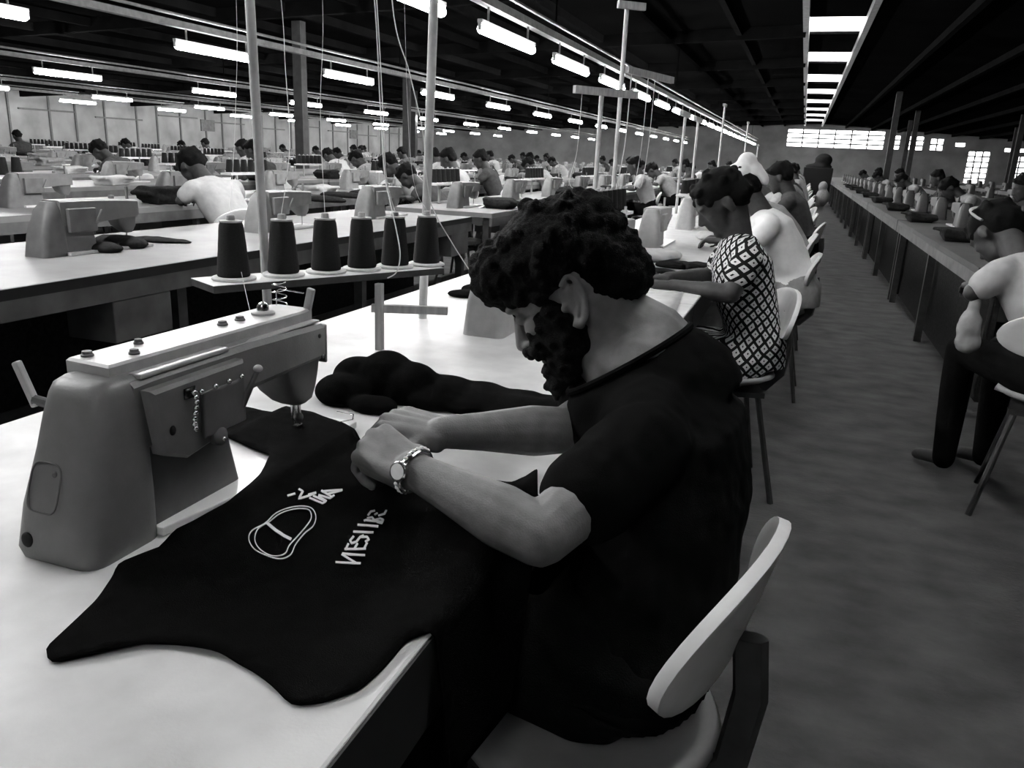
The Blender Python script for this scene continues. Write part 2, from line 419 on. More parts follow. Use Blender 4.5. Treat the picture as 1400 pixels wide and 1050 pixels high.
# ------------------------------------------------------------------ tables
TZ = .75
def table(name, x0, x1, y0, y1, label, group, top='top', op=1, near=False, z=TZ, panel=False):
    """op: +1 when the operators sit on the +x side"""
    t = empty('work_table', ((x0 + x1) / 2, y0, 0), 0, label, 'table', group)
    W = (x1 - x0) / 2; L = y1 - y0
    MB().box(-W, W, 0, L, z - .035, z).build('tabletop', [MT[top]], t, False, .004 if near else 0)
    MB().box(-W - .001, -W + .02, .0, L, z - .10, z - .0355).build('apron', MT['apron'], t, False)
    MB().box(W - .02, W + .001, .0, L, z - .10, z - .0355).build('apron', MT['edge' if top == 'top' else 'apron'], t, False)  # on pale tables this apron is blackened for the shade below the top
    if near: MB().box(W - .0005, W + .0025, 0, L, z - .0355, z - .002).build('edge_shade', MT['edge'], t, False)  # added dark strip that paints the shaded side of the tabletop
    if panel: MB().box(-.012 - panel * (W - .12), .012 - panel * (W - .12), .03, L - .03, .06, z - .036).build('shade_panel', MT['cloth2'], t, False)  # added dark sheet standing in for the blackness under the table
    lm = MB().box(-.025, .025, -.025, .025, 0, z - .036).mesh('leg', MT['leg'], False)
    n = max(2, int(L / 1.3) + 1)
    for i in range(n):
        for s in (-1, 1):
            inst('leg', lm, t, (s * (W - .06), .06 + (L - .12) * i / (n - 1), 0))
    MB().box(-.02, .02, .05, L - .05, .18, .22).build('stretcher', MT['leg'], t, False)
    # motor boxes hung under the top, one for each station
    mm = MB().box(-.13, .13, 0, .22, z - .30, z - .101).mesh('motor_box', MT['machined'], False)
    k = .25
    while k < L - .3:
        inst('motor_box', mm, t, (-op * .05 - .12, k, 0)); k += 1.27
    return t
R1 = (-1.155, -.28)
cuts = [-1.6, 2.62, 6.4, 10.2, 14.0, 17.8, 21.6, 25.4, 29.2, 33, 36.8]
for i, (a, b) in enumerate(zip(cuts, cuts[1:])):
    lb = ('long pale worktop under the black printed cloth and grey machine' if i == 0 else
          'pale worktop where the person in diamond print works' if i == 1 else 'pale worktop of the bench row along the aisle, further off')
    table('work_table', *R1, a, b - .006, lb, 'worktops of the row beside the aisle', 'top', 1, i < 2)
R2 = (-3.08, -2.18)
cuts2 = [-.4, 2.5, 5.35]
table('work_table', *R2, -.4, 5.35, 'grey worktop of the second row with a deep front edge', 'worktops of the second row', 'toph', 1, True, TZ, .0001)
t2 = [o for o in bpy.data.objects if o.name.startswith('work_table') and o.get('label', '').startswith('grey worktop of the second row with')][0]
for (xa, ya, xb, yb) in ((152, 384, 236, 428), (618, 305, 645, 345)):
    a_ = atx(xa, ya, R2[1]); b_ = atx(xb, yb, R2[1]); zt_ = .648; zb_ = min(a_.z, b_.z)
    MB().box(R2[1] - .22, R2[1] - .002, min(a_.y, b_.y), min(5.3, max(a_.y, b_.y)), .50, zt_, Matrix.Translation((-(R2[0] + R2[1]) / 2, .4, 0))).build('drawer_box', MT['apron'], t2, False, .004)
y = 5.75
while y < 34:
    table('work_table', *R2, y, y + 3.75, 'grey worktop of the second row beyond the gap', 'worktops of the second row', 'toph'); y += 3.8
ORD = ['third', 'fourth', 'fifth', 'sixth', 'seventh', 'eighth', 'ninth', 'tenth', 'eleventh']
ROWX = [-4.95, -6.85, -8.75, -10.65, -12.6, -14.8, -17.0, -19.4, -21.9]
for r_, x0 in enumerate(ROWX):
    y = max(-.5, -x0 / 1.45 - 1.5)
    while y < 36:
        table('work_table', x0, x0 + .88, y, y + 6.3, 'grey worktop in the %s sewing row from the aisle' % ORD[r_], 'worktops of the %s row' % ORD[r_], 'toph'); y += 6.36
# rows on the right of the aisle
y = 4.5
i = 0
while y < 36:
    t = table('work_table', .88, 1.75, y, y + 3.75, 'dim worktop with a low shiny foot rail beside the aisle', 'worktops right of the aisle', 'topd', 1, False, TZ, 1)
    MB().box(.16 - .435, .20 - .435, .02, 3.7, .03, .09).build('foot_rail', MT['chrome'], t, False)
    y += 3.8
for r_, x0 in enumerate((3.0, 5.2, 7.6, 10.0)):
    y = x0 * 2.6
    while y < 36:
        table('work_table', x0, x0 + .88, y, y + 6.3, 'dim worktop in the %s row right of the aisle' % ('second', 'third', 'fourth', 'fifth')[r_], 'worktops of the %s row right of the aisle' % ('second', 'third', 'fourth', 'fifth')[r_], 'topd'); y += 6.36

# ------------------------------------------------------------------ sewing machines
def rrect(cu, cv, hu, hv, r, w, n=4):
    """rounded rectangle ring at height w in (v = local x, u = local y)"""
    pts = []
    for qx, qy, a0 in ((1, 1, 0), (-1, 1, 90), (-1, -1, 180), (1, -1, 270)):
        for k in range(n + 1):
            a = R(a0 + 90 * k / n)
            pts.append(Vector((cv + qx * (hv - r) + r * cos(a), cu + qy * (hu - r) + r * sin(a), w)))
    return pts
def rrect_yz(v, u0, u1, w0, w1, r, n=3):
    pts = []
    for (cu, cw, a0) in ((u1 - r, w1 - r, 0), (u0 + r, w1 - r, 90), (u0 + r, w0 + r, 180), (u1 - r, w0 + r, 270)):
        for k in range(n + 1):
            a = R(a0 + 90 * k / n); pts.append(Vector((v, cu + r * cos(a), cw + r * sin(a))))
    return pts
def hero_machine(loc, label):
    t = empty('sewing_machine', loc, 0, label, 'sewing machine')
    # y = along the arm (away), x = towards the operator, z = up; origin at the near foot of the column
    c = MB()                                  # end cover: big tapered rounded block
    rings = []
    for w_, u0, u1, v0, v1, r in ((0, .004, .11, -.056, .056, .022), (.012, 0, .11, -.058, .058, .024), (.06, .008, .115, -.054, .055, .026), (.12, .028, .12, -.049, .05, .028),
                                  (.155, .040, .124, -.047, .048, .026), (.176, .048, .126, -.045, .046, .025), (.187, .054, .125, -.041, .042, .022), (.193, .064, .120, -.033, .034, .016)):
        rings.append(rrect((u0 + u1) / 2, (v0 + v1) / 2, (u1 - u0) / 2, (v1 - v0) / 2, r, w_, 5))
    col = c.loft(rings).build('end_cover', MT['machine'], t)
    # access panel on the sloped near face (recessed seam) and a dark plug
    def on_face(v, w_, off=.0):
        prof = [(.012, 0), (.06, .008), (.12, .028), (.155, .042)]
        for (wa, ua), (wb, ub) in zip(prof, prof[1:]):
            if w_ <= wb: return Vector((v, ua + (ub - ua) * (w_ - wa) / (wb - wa) - off, w_))
        return Vector((v, .042 - off, w_))
    sm = MB(); path = []
    for k in range(25):
        a = 2 * pi * k / 24; q = .5
        path.append(on_face(-.012 + .021 * (abs(cos(a)) ** q) * (1 if cos(a) >= 0 else -1), .083 + .026 * (abs(sin(a)) ** q) * (1 if sin(a) >= 0 else -1), .0003))
    sm.tube(path, .0011, 5, False).build('panel_seam', MT['seam'], col)
    MB().ell(on_face(-.001, .098, -.001), (.004, .003, .004)).build('panel_screw', MT['seam'], col)
    MB().ell(on_face(-.03, .024, .0), (.008, .004, .009)).build('plug', MT['dark'], col)
    # standing column behind the cover
    c = MB(); rings = []
    for w_, u0, u1, v0, v1 in ((.008, .09, .262, -.05, .05), (.06, .095, .252, -.046, .047), (.10, .10, .246, -.044, .045), (.17, .10, .24, -.044, .044)):
        rings.append(rrect((u0 + u1) / 2, (v0 + v1) / 2, (u1 - u0) / 2, (v1 - v0) / 2, .012, w_, 3))
    c.loft(rings).build('column', MT['machined'], t)
    # arm
    c = MB(); rings = []
    for u, w0, w1, hv in ((.092, .10, .188, .047), (.12, .10, .190, .048), (.25, .112, .190, .048), (.30, .124, .190, .048), (.40, .126, .187, .047), (.478, .126, .184, .046), (.484, .130, .180, .042)):
        rings.append([Vector((x_, u, z_)) for x_, z_ in ((-hv, w0 + .01), (-hv + .01, w0), (hv - .01, w0), (hv, w0 + .01), (hv, w1 - .006), (hv - .006, w1), (-hv + .012, w1 + .006), (-hv, w1 - .006))])
    arm = c.loft(rings).build('arm', MT['machine'], t)
    # top cover plate, raised
    c = MB(); rings = []
    for z_, g in ((.188, 0), (.203, 0), (.206, .003)):
        rings.append([Vector((x_, y_, z_)) for x_, y_ in ((-.048 + g, .092 + g), (.020 - g, .086 + g), (.026 - g, .45), (.022 - g, .480 - g), (-.040 + g, .482 - g), (-.048 + g, .47))])
    lid = c.loft(rings).build('top_cover', MT['lid'], t)
    MB().box(.0262, .0455, .105, .255, .1885, .1945).build('cover_strip', MT['lid'], t, False, .002)
    MB().box(.0262, .040, .26, .475, .1865, .1905).build('cover_strip', MT['lid'], t, False, .002)
    for u, v, r_ in ((.14, .004, .0055), (.108, -.033, .006), (.18, -.028, .005), (.315, -.012, .0062), (.352, -.012, .0062)):
        MB().lathe([(.0, 0), (r_ * 1.2, 0), (r_ * 1.2, .002), (r_, .003), (r_ * .9, .006), (.0005, .0072)], (v, u, .206), 12).build('cover_screw', MT['machined'], lid)
    sg = MB().lathe([(.0, 0), (.017, 0), (.0175, .003), (.015, .005), (.012, .0055), (.0005, .0056)], (-.012, .405, .206), 20).build('oil_sight', MT['lid'], lid)
    MB().lathe([(.0, 0), (.009, 0), (.009, .006), (.006, .011), (.0005, .013)], (-.012, .405, .211), 14).build('sight_knob', MT['chrome'], sg)
    # thread post and wire guides on the far end of the top
    MB().box(-.006, .006, -.004, .004, 0, .055, Matrix.Translation((.012, .476, .184)) @ Matrix.Rotation(R(14), 4, 'Y')).build('thread_post', MT['lid'], t, False, .002)
    wp = []
    for k in range(40):
        a = 2 * pi * k / 13; wp.append((-.018 + .012 * cos(a), .455 + .008 * sin(a), .212 + k * .0009))
    MB().tube(wp, .0009, 5).build('guide_spring', MT['chrome'], t)
    MB().tube([(-.035, .47, .206), (-.035, .47, .228), (-.03, .472, .232), (.012, .475, .229)], .0012, 6).build('guide_wire', MT['chrome'], t)
    # stitch regulator block on the operator side
    c = MB(); rings = []
    for v, g in ((.044, 0), (.060, 0), (.064, .004)):
        rings.append([Vector((v, u, w_)) for u, w_ in ((.100 + g, .178 - g), (.262 - g, .179 - g), (.262 - g, .128 + g), (.205, .090 + g), (.150, .082 + g), (.112 + g, .098 + g))])
    reg = c.loft(rings).build('regulator_block', MT['machine'], t)
    c = MB()
    c.box(.064, .070, .172, .252, .100, .158)
    pl = c.build('regulator_plate', MT['machined'], t, False, .003)
    for k in range(12):
        a = k / 11.0
        p = Vector((.0705, .158 + .003 * sin(9 * a), .163 - .070 * a)) if k < 8 else Vector((.0705, .17 + .075 * (k - 8) / 3, .161))
        MB().ell(p, .0036, None, 8, 6).build('rivet', MT['chrome'], pl)
    MB().box(.0635, .066, .148, .166, .156, .169).build('scale_window', MT['glass'], t, False)
    MB().ell((.064, .126, .125), (.002, .005, .006)).build('screw_hole', MT['dark'], t)
    c = MB().capsule((.068, .247, .122), (.082, .262, .166), .0042, .0036, 10)
    lv = c.build('reverse_lever', MT['machined'], t)
    MB().ell((.0825, .2625, .169), (.0062, .0062, .005), None, 10, 7).build('lever_tip', MT['lid'], lv)
    kn = MB().lathe([(.0, 0), (.011, 0), (.0125, .003), (.0125, .010), (.009, .013), (.0005, .0135)], (0, 0, 0), 16, Matrix.Translation((.060, .200, .094)) @ Matrix.Rotation(R(80), 4, 'Y')).build('dial', MT['machined'], t)
    MB().ell((.074, .200, .092), .003, None, 8, 6).build('dial_pin', MT['chrome'], kn)
    # head
    c = MB(); rings = []
    for w_, u0, u1, hv in ((.13, .375, .482, .040), (.11, .388, .481, .038), (.085, .405, .479, .034), (.066, .425, .476, .029), (.058, .438, .470, .020)):
        rings.append(rrect((u0 + u1) / 2, 0, (u1 - u0) / 2, hv, min(.018, hv * .6), w_, 4))
    hdm = c.loft(rings).build('head', MT['machined'], t)
    c = MB().box(-.044, .044, .483, .489, .120, .182); fp = c.build('face_plate', MT['lid'], t, False, .003)
    for v, w_ in ((-.035, .172), (.035, .172), (.035, .13)): MB().ell((v, .4895, w_), .0035, None, 8, 6).build('face_screw', MT['chrome'], fp)
    for u in (.462, .470): MB().ell((.047, u, .168 if u < .465 else .134), (.002, .0035, .0035), None, 8, 6).build('arm_screw', MT['seam'], arm)
    MB().tube([(0, .455, .06), (0, .455, .03), (0, .455, .027), (0, .455, .006)], [.0045, .0045, .0015, .0009], 10).build('needle_bar', MT['chrome'], t)
    c = MB().tube([(.012, .450, .06), (.012, .450, .018)], .004, 10); c.box(.002, .020, .435, .478, .0115, .0145); c.box(.007, .017, .44, .455, .0145, .024)
    c.build('presser_foot', MT['chrome'], t, False)
    MB().ell((.012, .450, .036), (.008, .007, .008), None, 10, 7).build('clamp', MT['machined'], t)
    # bed plate with round operator-side edge
    c = MB(); pts = []
    for (x_, y_) in ((-.06, .07), (.058, .07),): pts.append((x_, y_))
    for k in range(9):
        a = R(-90 + 90 * k / 8); pts.append((.045 + .036 * cos(a) + .013, .335 + .05 * sin(a)))
    pts += [(.094, .345), (.094, .52), (-.06, .52)]
    outline = [(-.06, .10), (.062, .10), (.088, .26), (.094, .30), (.092, .33), (.082, .36), (.07, .40), (.07, .53), (-.06, .53)]
    rings = [[Vector((x_, y_, z_)) for x_, y_ in outline] for z_ in (.0015, .0125)]
    bed = c.loft(rings).build('bed', MT['bed'], t, False, .0015)
    MB().lathe([(.0, 0), (.0045, 0), (.0045, .0004), (.0005, .0005)], (.062, .295, .0126), 14).build('screw_hole', MT['dark'], bed)
    MB().box(-.03, .035, .425, .485, .0126, .0135).build('needle_plate', MT['chrome'], bed, False)
    gp = MB(); gp.tube([(.03, .49, .016), (.055, .50, .018), (.068, .52, .018), (.055, .545, .018), (.02, .55, .016)], .0012, 6); gp.build('finger_guard', MT['chrome'], t)
    # lever and hinge on the far rear side
    MB().box(-.005, .005, -.004, .004, 0, .055, Matrix.Translation((-.075, .07, .150)) @ Matrix.Rotation(R(-24), 4, 'Y')).build('lifting_lever', MT['lid'], t, False, .002)
    MB().tube([(-.045, .08, .15), (-.078, .07, .158)], .006, 8).build('lever_shaft', MT['machined'], t)
    MB().lathe([(.0, 0), (.016, 0), (.018, .004), (.012, .008), (.0005, .009)], (-.10, .09, .0), 16).build('hinge_cap', MT['chrome'], t)
    return t
hm = hero_machine((-.712, .567, TZ), 'grey enamel industrial sewing machine stitching the black printed cloth')

def machine_proto(m, ml, parts=True):
    """the same machine at lower detail for the rest of the hall"""
    t = empty('sewing_machine')
    c = MB(); rings = []
    for w_, u0, u1, v0, v1, r in ((0, 0, .12, -.056, .056, .02), (.08, .012, .12, -.053, .053, .024), (.17, .045, .125, -.043, .043, .024), (.20, .068, .12, -.028, .028, .018)):
        rings.append(rrect((u0 + u1) / 2, (v0 + v1) / 2, (u1 - u0) / 2, (v1 - v0) / 2, r, w_, 3))
    c.loft(rings).build('end_cover', m, t)
    c = MB(); c.loft([rrect(.175, 0, .085, .05, .01, .01, 1), rrect(.17, 0, .075, .045, .01, .12, 1)]).build('column', m, t)
    c = MB(); rings = []
    for u, w0, w1 in ((.10, .11, .205), (.26, .115, .205), (.40, .125, .20), (.484, .128, .195)):
        rings.append([Vector((x_, u, z_)) for x_, z_ in ((-.046, w0), (.046, w0), (.046, w1 - .006), (.036, w1), (-.036, w1), (-.046, w1 - .006))])
    c.loft(rings).build('arm', ml, t, False)
    c = MB(); c.loft([rrect(.43, 0, .05, .038, .012, .13, 2), rrect(.44, 0, .04, .034, .012, .09, 2), rrect(.453, 0, .018, .018, .006, .06, 2)]).build('head', m, t)
    MB().tube([(0, .455, .06), (0, .455, .008)], .004, 6).build('needle_bar', MT['chrome'], t)
    MB().box(-.06, .075, .10, .52, .001, .012).build('bed', MT['bed'], t, False)
    MB().box(.045, .064, .12, .25, .085, .175).build('regulator_block', m, t, False, .004)
    MB().capsule((.066, .243, .12), (.08, .258, .165), .004, .004, 6).build('reverse_lever', ml, t)
    MB().lathe([(.0, 0), (.012, 0), (.012, .012), (.0005, .014)], (-.01, .40, .2), 10).build('oil_sight', ml, t)
    MB().box(-.005, .005, .47, .478, .19, .245).build('thread_post', ml, t, False)
    return t
def merged(t, name):
    """one mesh of a thing, for the far copies where its parts are too small to see"""
    b = bmesh.new(); mats = []
    for ch in t.children:
        me = ch.data
        for m in me.materials:
            if m not in mats: mats.append(m)
        n0 = len(b.faces); b.from_mesh(me); b.faces.ensure_lookup_table()
        for f in b.faces[n0:]: f.material_index = mats.index(me.materials[min(f.material_index, len(me.materials) - 1)])
    me = bpy.data.meshes.new(name); b.to_mesh(me); b.free()
    for m in mats: me.materials.append(m)
    return me
def drop(t):
    for ch in list(t.children): bpy.data.objects.remove(ch)
    bpy.data.objects.remove(t)
MPL = machine_proto(MT['machine2'], MT['machine2'])
MPG = machine_proto(MT['machined'], MT['machine'])
MPM = machine_proto(MT['machine3'], MT['machine3'])
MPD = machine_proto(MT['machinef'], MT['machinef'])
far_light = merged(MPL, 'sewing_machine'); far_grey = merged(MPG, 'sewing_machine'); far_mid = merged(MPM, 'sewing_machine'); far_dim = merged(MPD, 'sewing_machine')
def machine(proto, loc, rz, label, group): return tag(copy_tree(proto, None, loc, rz), label, 'sewing machine', group)
def far_machine(me, loc, rz, label, group):
    o = bpy.data.objects.new('sewing_machine', me); COL.objects.link(o); o.location = loc; o.rotation_euler = (0, 0, rz)
    return tag(o, label, 'sewing machine', group)
MX = -.712
machine(MPL, (MX, 1.83, TZ), 0, 'pale sewing machine behind the bearded man\'s face', None)
machine(MPL, (MX, 3.05, TZ), 0, 'pale sewing machine hidden past the bearded man\'s hair', None)
machine(MPL, (MX, 4.12, TZ), 0, 'pale sewing machine just past the person in diamond print', None)
machine(MPL, (MX, 5.5, TZ), 0, 'pale sewing machine next to the dark spool shelf by the scarf wearer', None)
for k in range(1, 22):
    y = 5.5 + 1.27 * k
    far_machine(far_light, (MX, y, TZ), 0, 'pale sewing machine further along the aisle bench', 'machines further along the aisle bench')
machine(MPG, (-2.66, 2.22, TZ), 0, 'dull grey sewing machine alone on the second-row worktop', None)
machine(MPG, (-2.66, .95, TZ), 0, 'dull grey sewing machine near the end of the second row', None)
machine(MPM, (-2.62, 4.55, TZ), 0, 'pale sewing machine near the worktop end of the second row', None)
machine(MPM, (-2.62, 3.45, TZ), 0, 'pale sewing machine beyond the row of thread cones', None)
for k in range(21):
    far_machine(far_mid if k % 3 else far_grey, (-2.62, 6.0 + 1.27 * k, TZ), 0, 'sewing machine on the second row beyond the gap', 'machines of the second row')
nfar = 0
for r_, x0 in enumerate(ROWX):
    y = max(-.2, -x0 / 1.45 - 1.0); k = 0
    step = 1.27 if r_ < 4 else 1.9
    while y < 35:
        if random.random() < .92:
            far_machine(far_grey if random.random() < .45 else far_mid, (x0 + .42, y + random.uniform(-.08, .08), TZ), random.uniform(-.05, .05), 'small sewing machine in the %s row from the aisle' % ORD[r_], 'machines of the %s row' % ORD[r_]); nfar += 1
        y += step
machine(MPD, (1.32, 4.95, TZ), 0, 'grey sewing machine at the near end of the dim right-hand bench', None)
for k in range(1, 20):
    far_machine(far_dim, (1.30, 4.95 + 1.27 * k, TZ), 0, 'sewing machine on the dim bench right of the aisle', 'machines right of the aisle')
for r_, x0 in enumerate((3.0, 5.2, 7.6, 10.0)):
    y = x0 * 2.6 + .4
    while y < 34:
        far_machine(far_dim, (x0 + .42, y, TZ), 0, 'small sewing machine in the dim %s row right of the aisle' % ('second', 'third', 'fourth', 'fifth')[r_], 'machines of the %s row right of the aisle' % ('second', 'third', 'fourth', 'fifth')[r_]); y += 1.9
drop(MPL); drop(MPG); drop(MPD); drop(MPM)

# ------------------------------------------------------------------ thread cones, stands
CH = .118
def cone_proto():
    t = empty('thread_cone')
    MB().lathe([(.0, 0), (.044, 0), (.0455, .002), (.045, .005), (.042, .0065), (.0005, .007)], (0, 0, 0), 24).build('disc', MT['disc'], t)
    prof = [(.0, .0072), (.032, .0072), (.0335, .010)] + [(.0335 - .009 * k / 8 + .0004 * (k % 2), .012 + (CH - .018) * k / 8) for k in range(9)] + [(.022, CH), (.0005, CH + .0005)]
    MB().lathe(prof, (0, 0, 0), 24).build('winding', MT['cone'], t)
    MB().lathe([(.0, CH), (.0235, CH), (.0235, CH + .0035), (.009, CH + .004), (.008, CH + .013), (.006, CH + .015), (.0005, CH + .0152)], (0, 0, 0), 18).build('core_cap', MT['core'], t)
    return t
CP = cone_proto(); cone_far = merged(CP, 'thread_cone')
SHZ = .92
sA, sB = atz(292, 391, SHZ), atz(607, 366, SHZ)         # near edge of the shelf board
sd = (sB - sA).normalized(); sn = Vector((-sd.y, sd.x, 0))
if sn.dot(sA - CAM) < 0: sn = -sn
st = empty('thread_stand', (sA + sB) / 2 * 1, 0, 'tall two-pole wooden thread stand with a white shelf of six black cones', 'thread stand')
st.location.z = TZ
def loc_st(p): return Vector(p) - st.location
m4 = Matrix((sd, sn, Vector((0, 0, 1)))).transposed().to_4x4(); m4.translation = loc_st(sA)
L = (sB - sA).length; SW = .115
MB().box(0, L, 0, SW, -.016, -.001, m4).build('shelf_board', MT['woodd'], st, False, .001)
MB().box(0, L, .0, SW, -.001, 0, m4).build('shelf_face', MT['woodw'], st, False)
pole_rs = .0105
p1 = atd(364, 400, 1.78); p2 = atd(583.5, 290, 2.12)
for k, (p, tilt) in enumerate(((p1, (-.012, -.01)), (p2, (.03, .0)))):
    b = loc_st(Vector((p.x - tilt[0] * .3, p.y, TZ))); tp = loc_st(Vector((p.x + tilt[0] * .8, p.y + tilt[1], 1.98)))
    MB().tube([b, tp], pole_rs * (.95 if k == 0 else 1.1), 14).build('pole', MT['pole'], st)
pa = loc_st(Vector((p1.x, p1.y, 1.97))); pb = loc_st(Vector((p2.x, p2.y, 1.97)))
MB().box(-.12, (pb - pa).length + .12, -.018, .018, -.02, .02, Matrix.Translation(pa) @ Matrix.Rotation(math.atan2((pb - pa).y, (pb - pa).x), 4, 'Z')).build('cross_bar', MT['wood'], st, False, .002)
pq = atz(519, 478, TZ); q = loc_st(pq)
MB().box(q.x - .008, q.x + .008, q.y - .008, q.y + .008, 0, SHZ - TZ - .016).build('short_post', MT['wood'], st, False, .001)
ba = loc_st(aty(508, 421, pq.y)); bb = loc_st(aty(612, 424, pq.y + .06))
ang = math.atan2((bb - ba).y, (bb - ba).x)
MB().box(0, (bb - ba).length, -.008, .008, -.009, .009, Matrix.Translation(ba) @ Matrix.Rotation(ang, 4, 'Z')).build('rest_bar', MT['wood'], st, False, .001)
cone_names = ['black thread cone at the shelf end over the machine', 'second black thread cone from the shelf end, in front of the pole', 'third black thread cone along the white shelf',
              'fourth black thread cone along the white shelf', 'fifth black thread cone, white threads trailing over it', 'last black thread cone on the shelf, before the second pole']
cpx = [(320, 377), (388, 371), (446, 366), (495, 360), (540, 358), (583, 355)]
CONES = []
for (px, py), lb in zip(cpx, cone_names):
    a0, a1 = -.1, L + .1
    for _ in range(40):                          # the spot on the board's middle line that lies in this direction
        a = (a0 + a1) / 2; p = sA + sd * a + sn * (SW / 2)
        if (p - CAM).dot(right) / (p - CAM).dot(fwd) * F + 700 < px: a0 = a
        else: a1 = a
    CONES.append(p); c = tag(copy_tree(CP, None, (p.x, p.y, SHZ + .0005), random.uniform(0, 6)), lb, 'thread cone', 'cones on the foreground shelf')
drop(CP)

def stand_proto(hp, bar=True):
    t = empty('thread_stand')
    # local: y along the bench; shelf .17 above the table
    MB().box(-.06, .055, -.30, .30, .155, .170).build('shelf_board', MT['woodw'], t, False)
    MB().box(.03, .046, .2, .216, 0, .155).build('short_post', MT['wood'], t, False)
    if hp:
        MB().tube([(-.07, -.12, 0), (-.07, -.12, hp)], .012, 10).build('pole', MT['pole'], t)
        if bar: MB().box(-.085, -.055, -.36, .14, hp - .04, hp).build('cross_bar', MT['wood'], t, False)
        else: MB().box(-.085, -.055, -.24, .0, hp - .03, hp).build('top_bar', MT['wood'], t, False)
    else: MB().box(.03, .046, -.216, -.2, 0, .155).build('short_post', MT['wood'], t, False)
    return t
SPA = stand_proto(1.12, False); SPB = stand_proto(.84); SPC = stand_proto(0)
def put_stand(proto, x, y, label, group, phrase, cgroup, rz=0, z=TZ, cones=True):
    s = tag(copy_tree(proto, None, (x, y, z), rz), label, 'thread stand', group)
    for k in range(6 if cones else 0):
        o = bpy.data.objects.new('thread_cone', cone_far); COL.objects.link(o)
        o.location = Vector((x, y, z + .1705)) + Matrix.Rotation(rz, 3, 'Z') @ Vector((0, -.25 + .1 * k, 0))
        tag(o, 'black thread cone on ' + phrase, 'thread cone', cgroup)
    return s
# the two-pole stand past the bearded man, with its bars
xs_ = -.955; ps = empty('thread_stand', (xs_, 4.05, TZ), 0, 'thread stand with two tall poles and three bars past the bearded man\'s hair', 'thread stand')
lp = lambda p: Vector(p) - Vector((xs_, 4.05, TZ))
MB().box(-.02, .10, -.40, .40, .155, .170).build('shelf_board', MT['woodw'], ps, False)
for sy in (-.3, .3): MB().box(.07, .086, sy, sy + .016, 0, .155).build('short_post', MT['wood'], ps, False)
pB = atx(815, 240, xs_ - .04); pA = atx(840, 240, xs_ - .03); zB = aty(822, 126, pB.y).z; zA = aty(848, 8, pA.y).z; zM = aty(846, 95, pA.y).z
MB().tube([lp((pB.x, pB.y, TZ)), lp((pB.x, pB.y, zB))], .012, 10).build('pole', MT['pole'], ps)
MB().tube([lp((pA.x, pA.y, TZ)), lp((pA.x, pA.y, zA))], .012, 10).build('pole', MT['pole'], ps)
BARS = {}
for nm, x0_, y0_, x1_, y1_, z_, near in (('low', 771, 124, 855, 132, zB, pB), ('side', 850, 99, 911, 113, zM, pA), ('top', 838, 6, 875, 10, zA, pA)):
    a_ = atz(x0_, y0_, z_); b_ = atz(x1_, y1_, z_); d_ = (b_ - a_); ln = min(d_.length, .62); d_.normalize()
    c0 = Vector((near.x, near.y, z_)) + Vector((.024, 0, 0)); t0 = 0 if nm == 'side' else -.5 * ln
    a_ = c0 + d_ * t0; BARS[nm] = (a_, a_ + d_ * ln)
    MB().box(0, ln, -.012, .012, -.018, .018, Matrix.Translation(lp(a_)) @ Matrix.Rotation(math.atan2(d_.y, d_.x), 4, 'Z')).build('cross_bar', MT['wood'], ps, False)
for k in range(7):
    o = bpy.data.objects.new('thread_cone', cone_far); COL.objects.link(o); o.location = (xs_ + .04, 4.05 - .33 + .11 * k, TZ + .1705)
    tag(o, 'black thread cone on the two-pole stand past the bearded man', 'thread cone', 'cones past the bearded man')
for k, (px, hi) in enumerate(((932, 0), (950, 0), (984, 1), (1018, 1), (1035, 0))):
    put_stand(SPA if hi else SPB, -.93, atx(px, 210, -1.0).y + .12, 'pale thread stand further along the aisle bench', 'thread stands along the aisle bench', 'a stand further along the aisle bench', 'cones along the aisle bench')
for k in range(7):
    put_stand(SPC, -2.95, 6.6 + 2.54 * k, 'low thread stand on the second row beyond the gap', 'thread stands of the second row', 'a stand of the second row', 'cones of the second row')
for r_, x0 in enumerate(ROWX[:7]):
    y = max(.5, -x0 / 1.45 + .3); k = 0
    while y < 30 and k < 4 + r_ // 2:
        put_stand(SPC, x0 + .15, y, 'small low thread stand in the %s row from the aisle' % ORD[r_], 'thread stands of the %s row' % ORD[r_], 'a low stand in the %s row from the aisle' % ORD[r_], 'cones of the %s row' % ORD[r_], cones=(k < 3)); y += 2.6; k += 1
drop(SPC); drop(SPA); drop(SPB)

# ------------------------------------------------------------------ threads
def thread(pts, label, r=.0011, group=None):
    pts = [Vector(p) for p in pts]; out = []
    for i in range(len(pts) - 1):                      # Catmull-Rom
        p0, p1_, p2_, p3 = pts[max(i - 1, 0)], pts[i], pts[i + 1], pts[min(i + 2, len(pts) - 1)]
        for k in range(8):
            t_ = k / 8; out.append(.5 * ((2 * p1_) + (p2_ - p0) * t_ + (2 * p0 - 5 * p1_ + 4 * p2_ - p3) * t_ ** 2 + (3 * p1_ - p0 - 3 * p2_ + p3) * t_ ** 3))
    out.append(pts[-1])
    return tag(MB().tube(out, r, 5).build('thread', MT['thread']), label, 'thread', group)
dth = lambda i: (CONES[i] - CAM).dot(fwd)
ctop = [c + Vector((0, 0, CH + .015)) for c in CONES]
barz = 1.97
def bar_pt(t_): q_ = p1.lerp(p2, t_); return Vector((q_.x, q_.y, barz - .02))
thread([ctop[1] + Vector((0, 0, .0)), atd(396, 200, dth(1)), atd(390, 90, dth(1) + .02), atd(384, -5, dth(1) + .03), bar_pt(.05)], 'white thread rising from the second cone to the cross bar', .0009)
thread([ctop[2], atd(438, 150, dth(2)), atd(441, 0, dth(2) + .02), bar_pt(.3)], 'thin thread rising from the third cone', .0006)
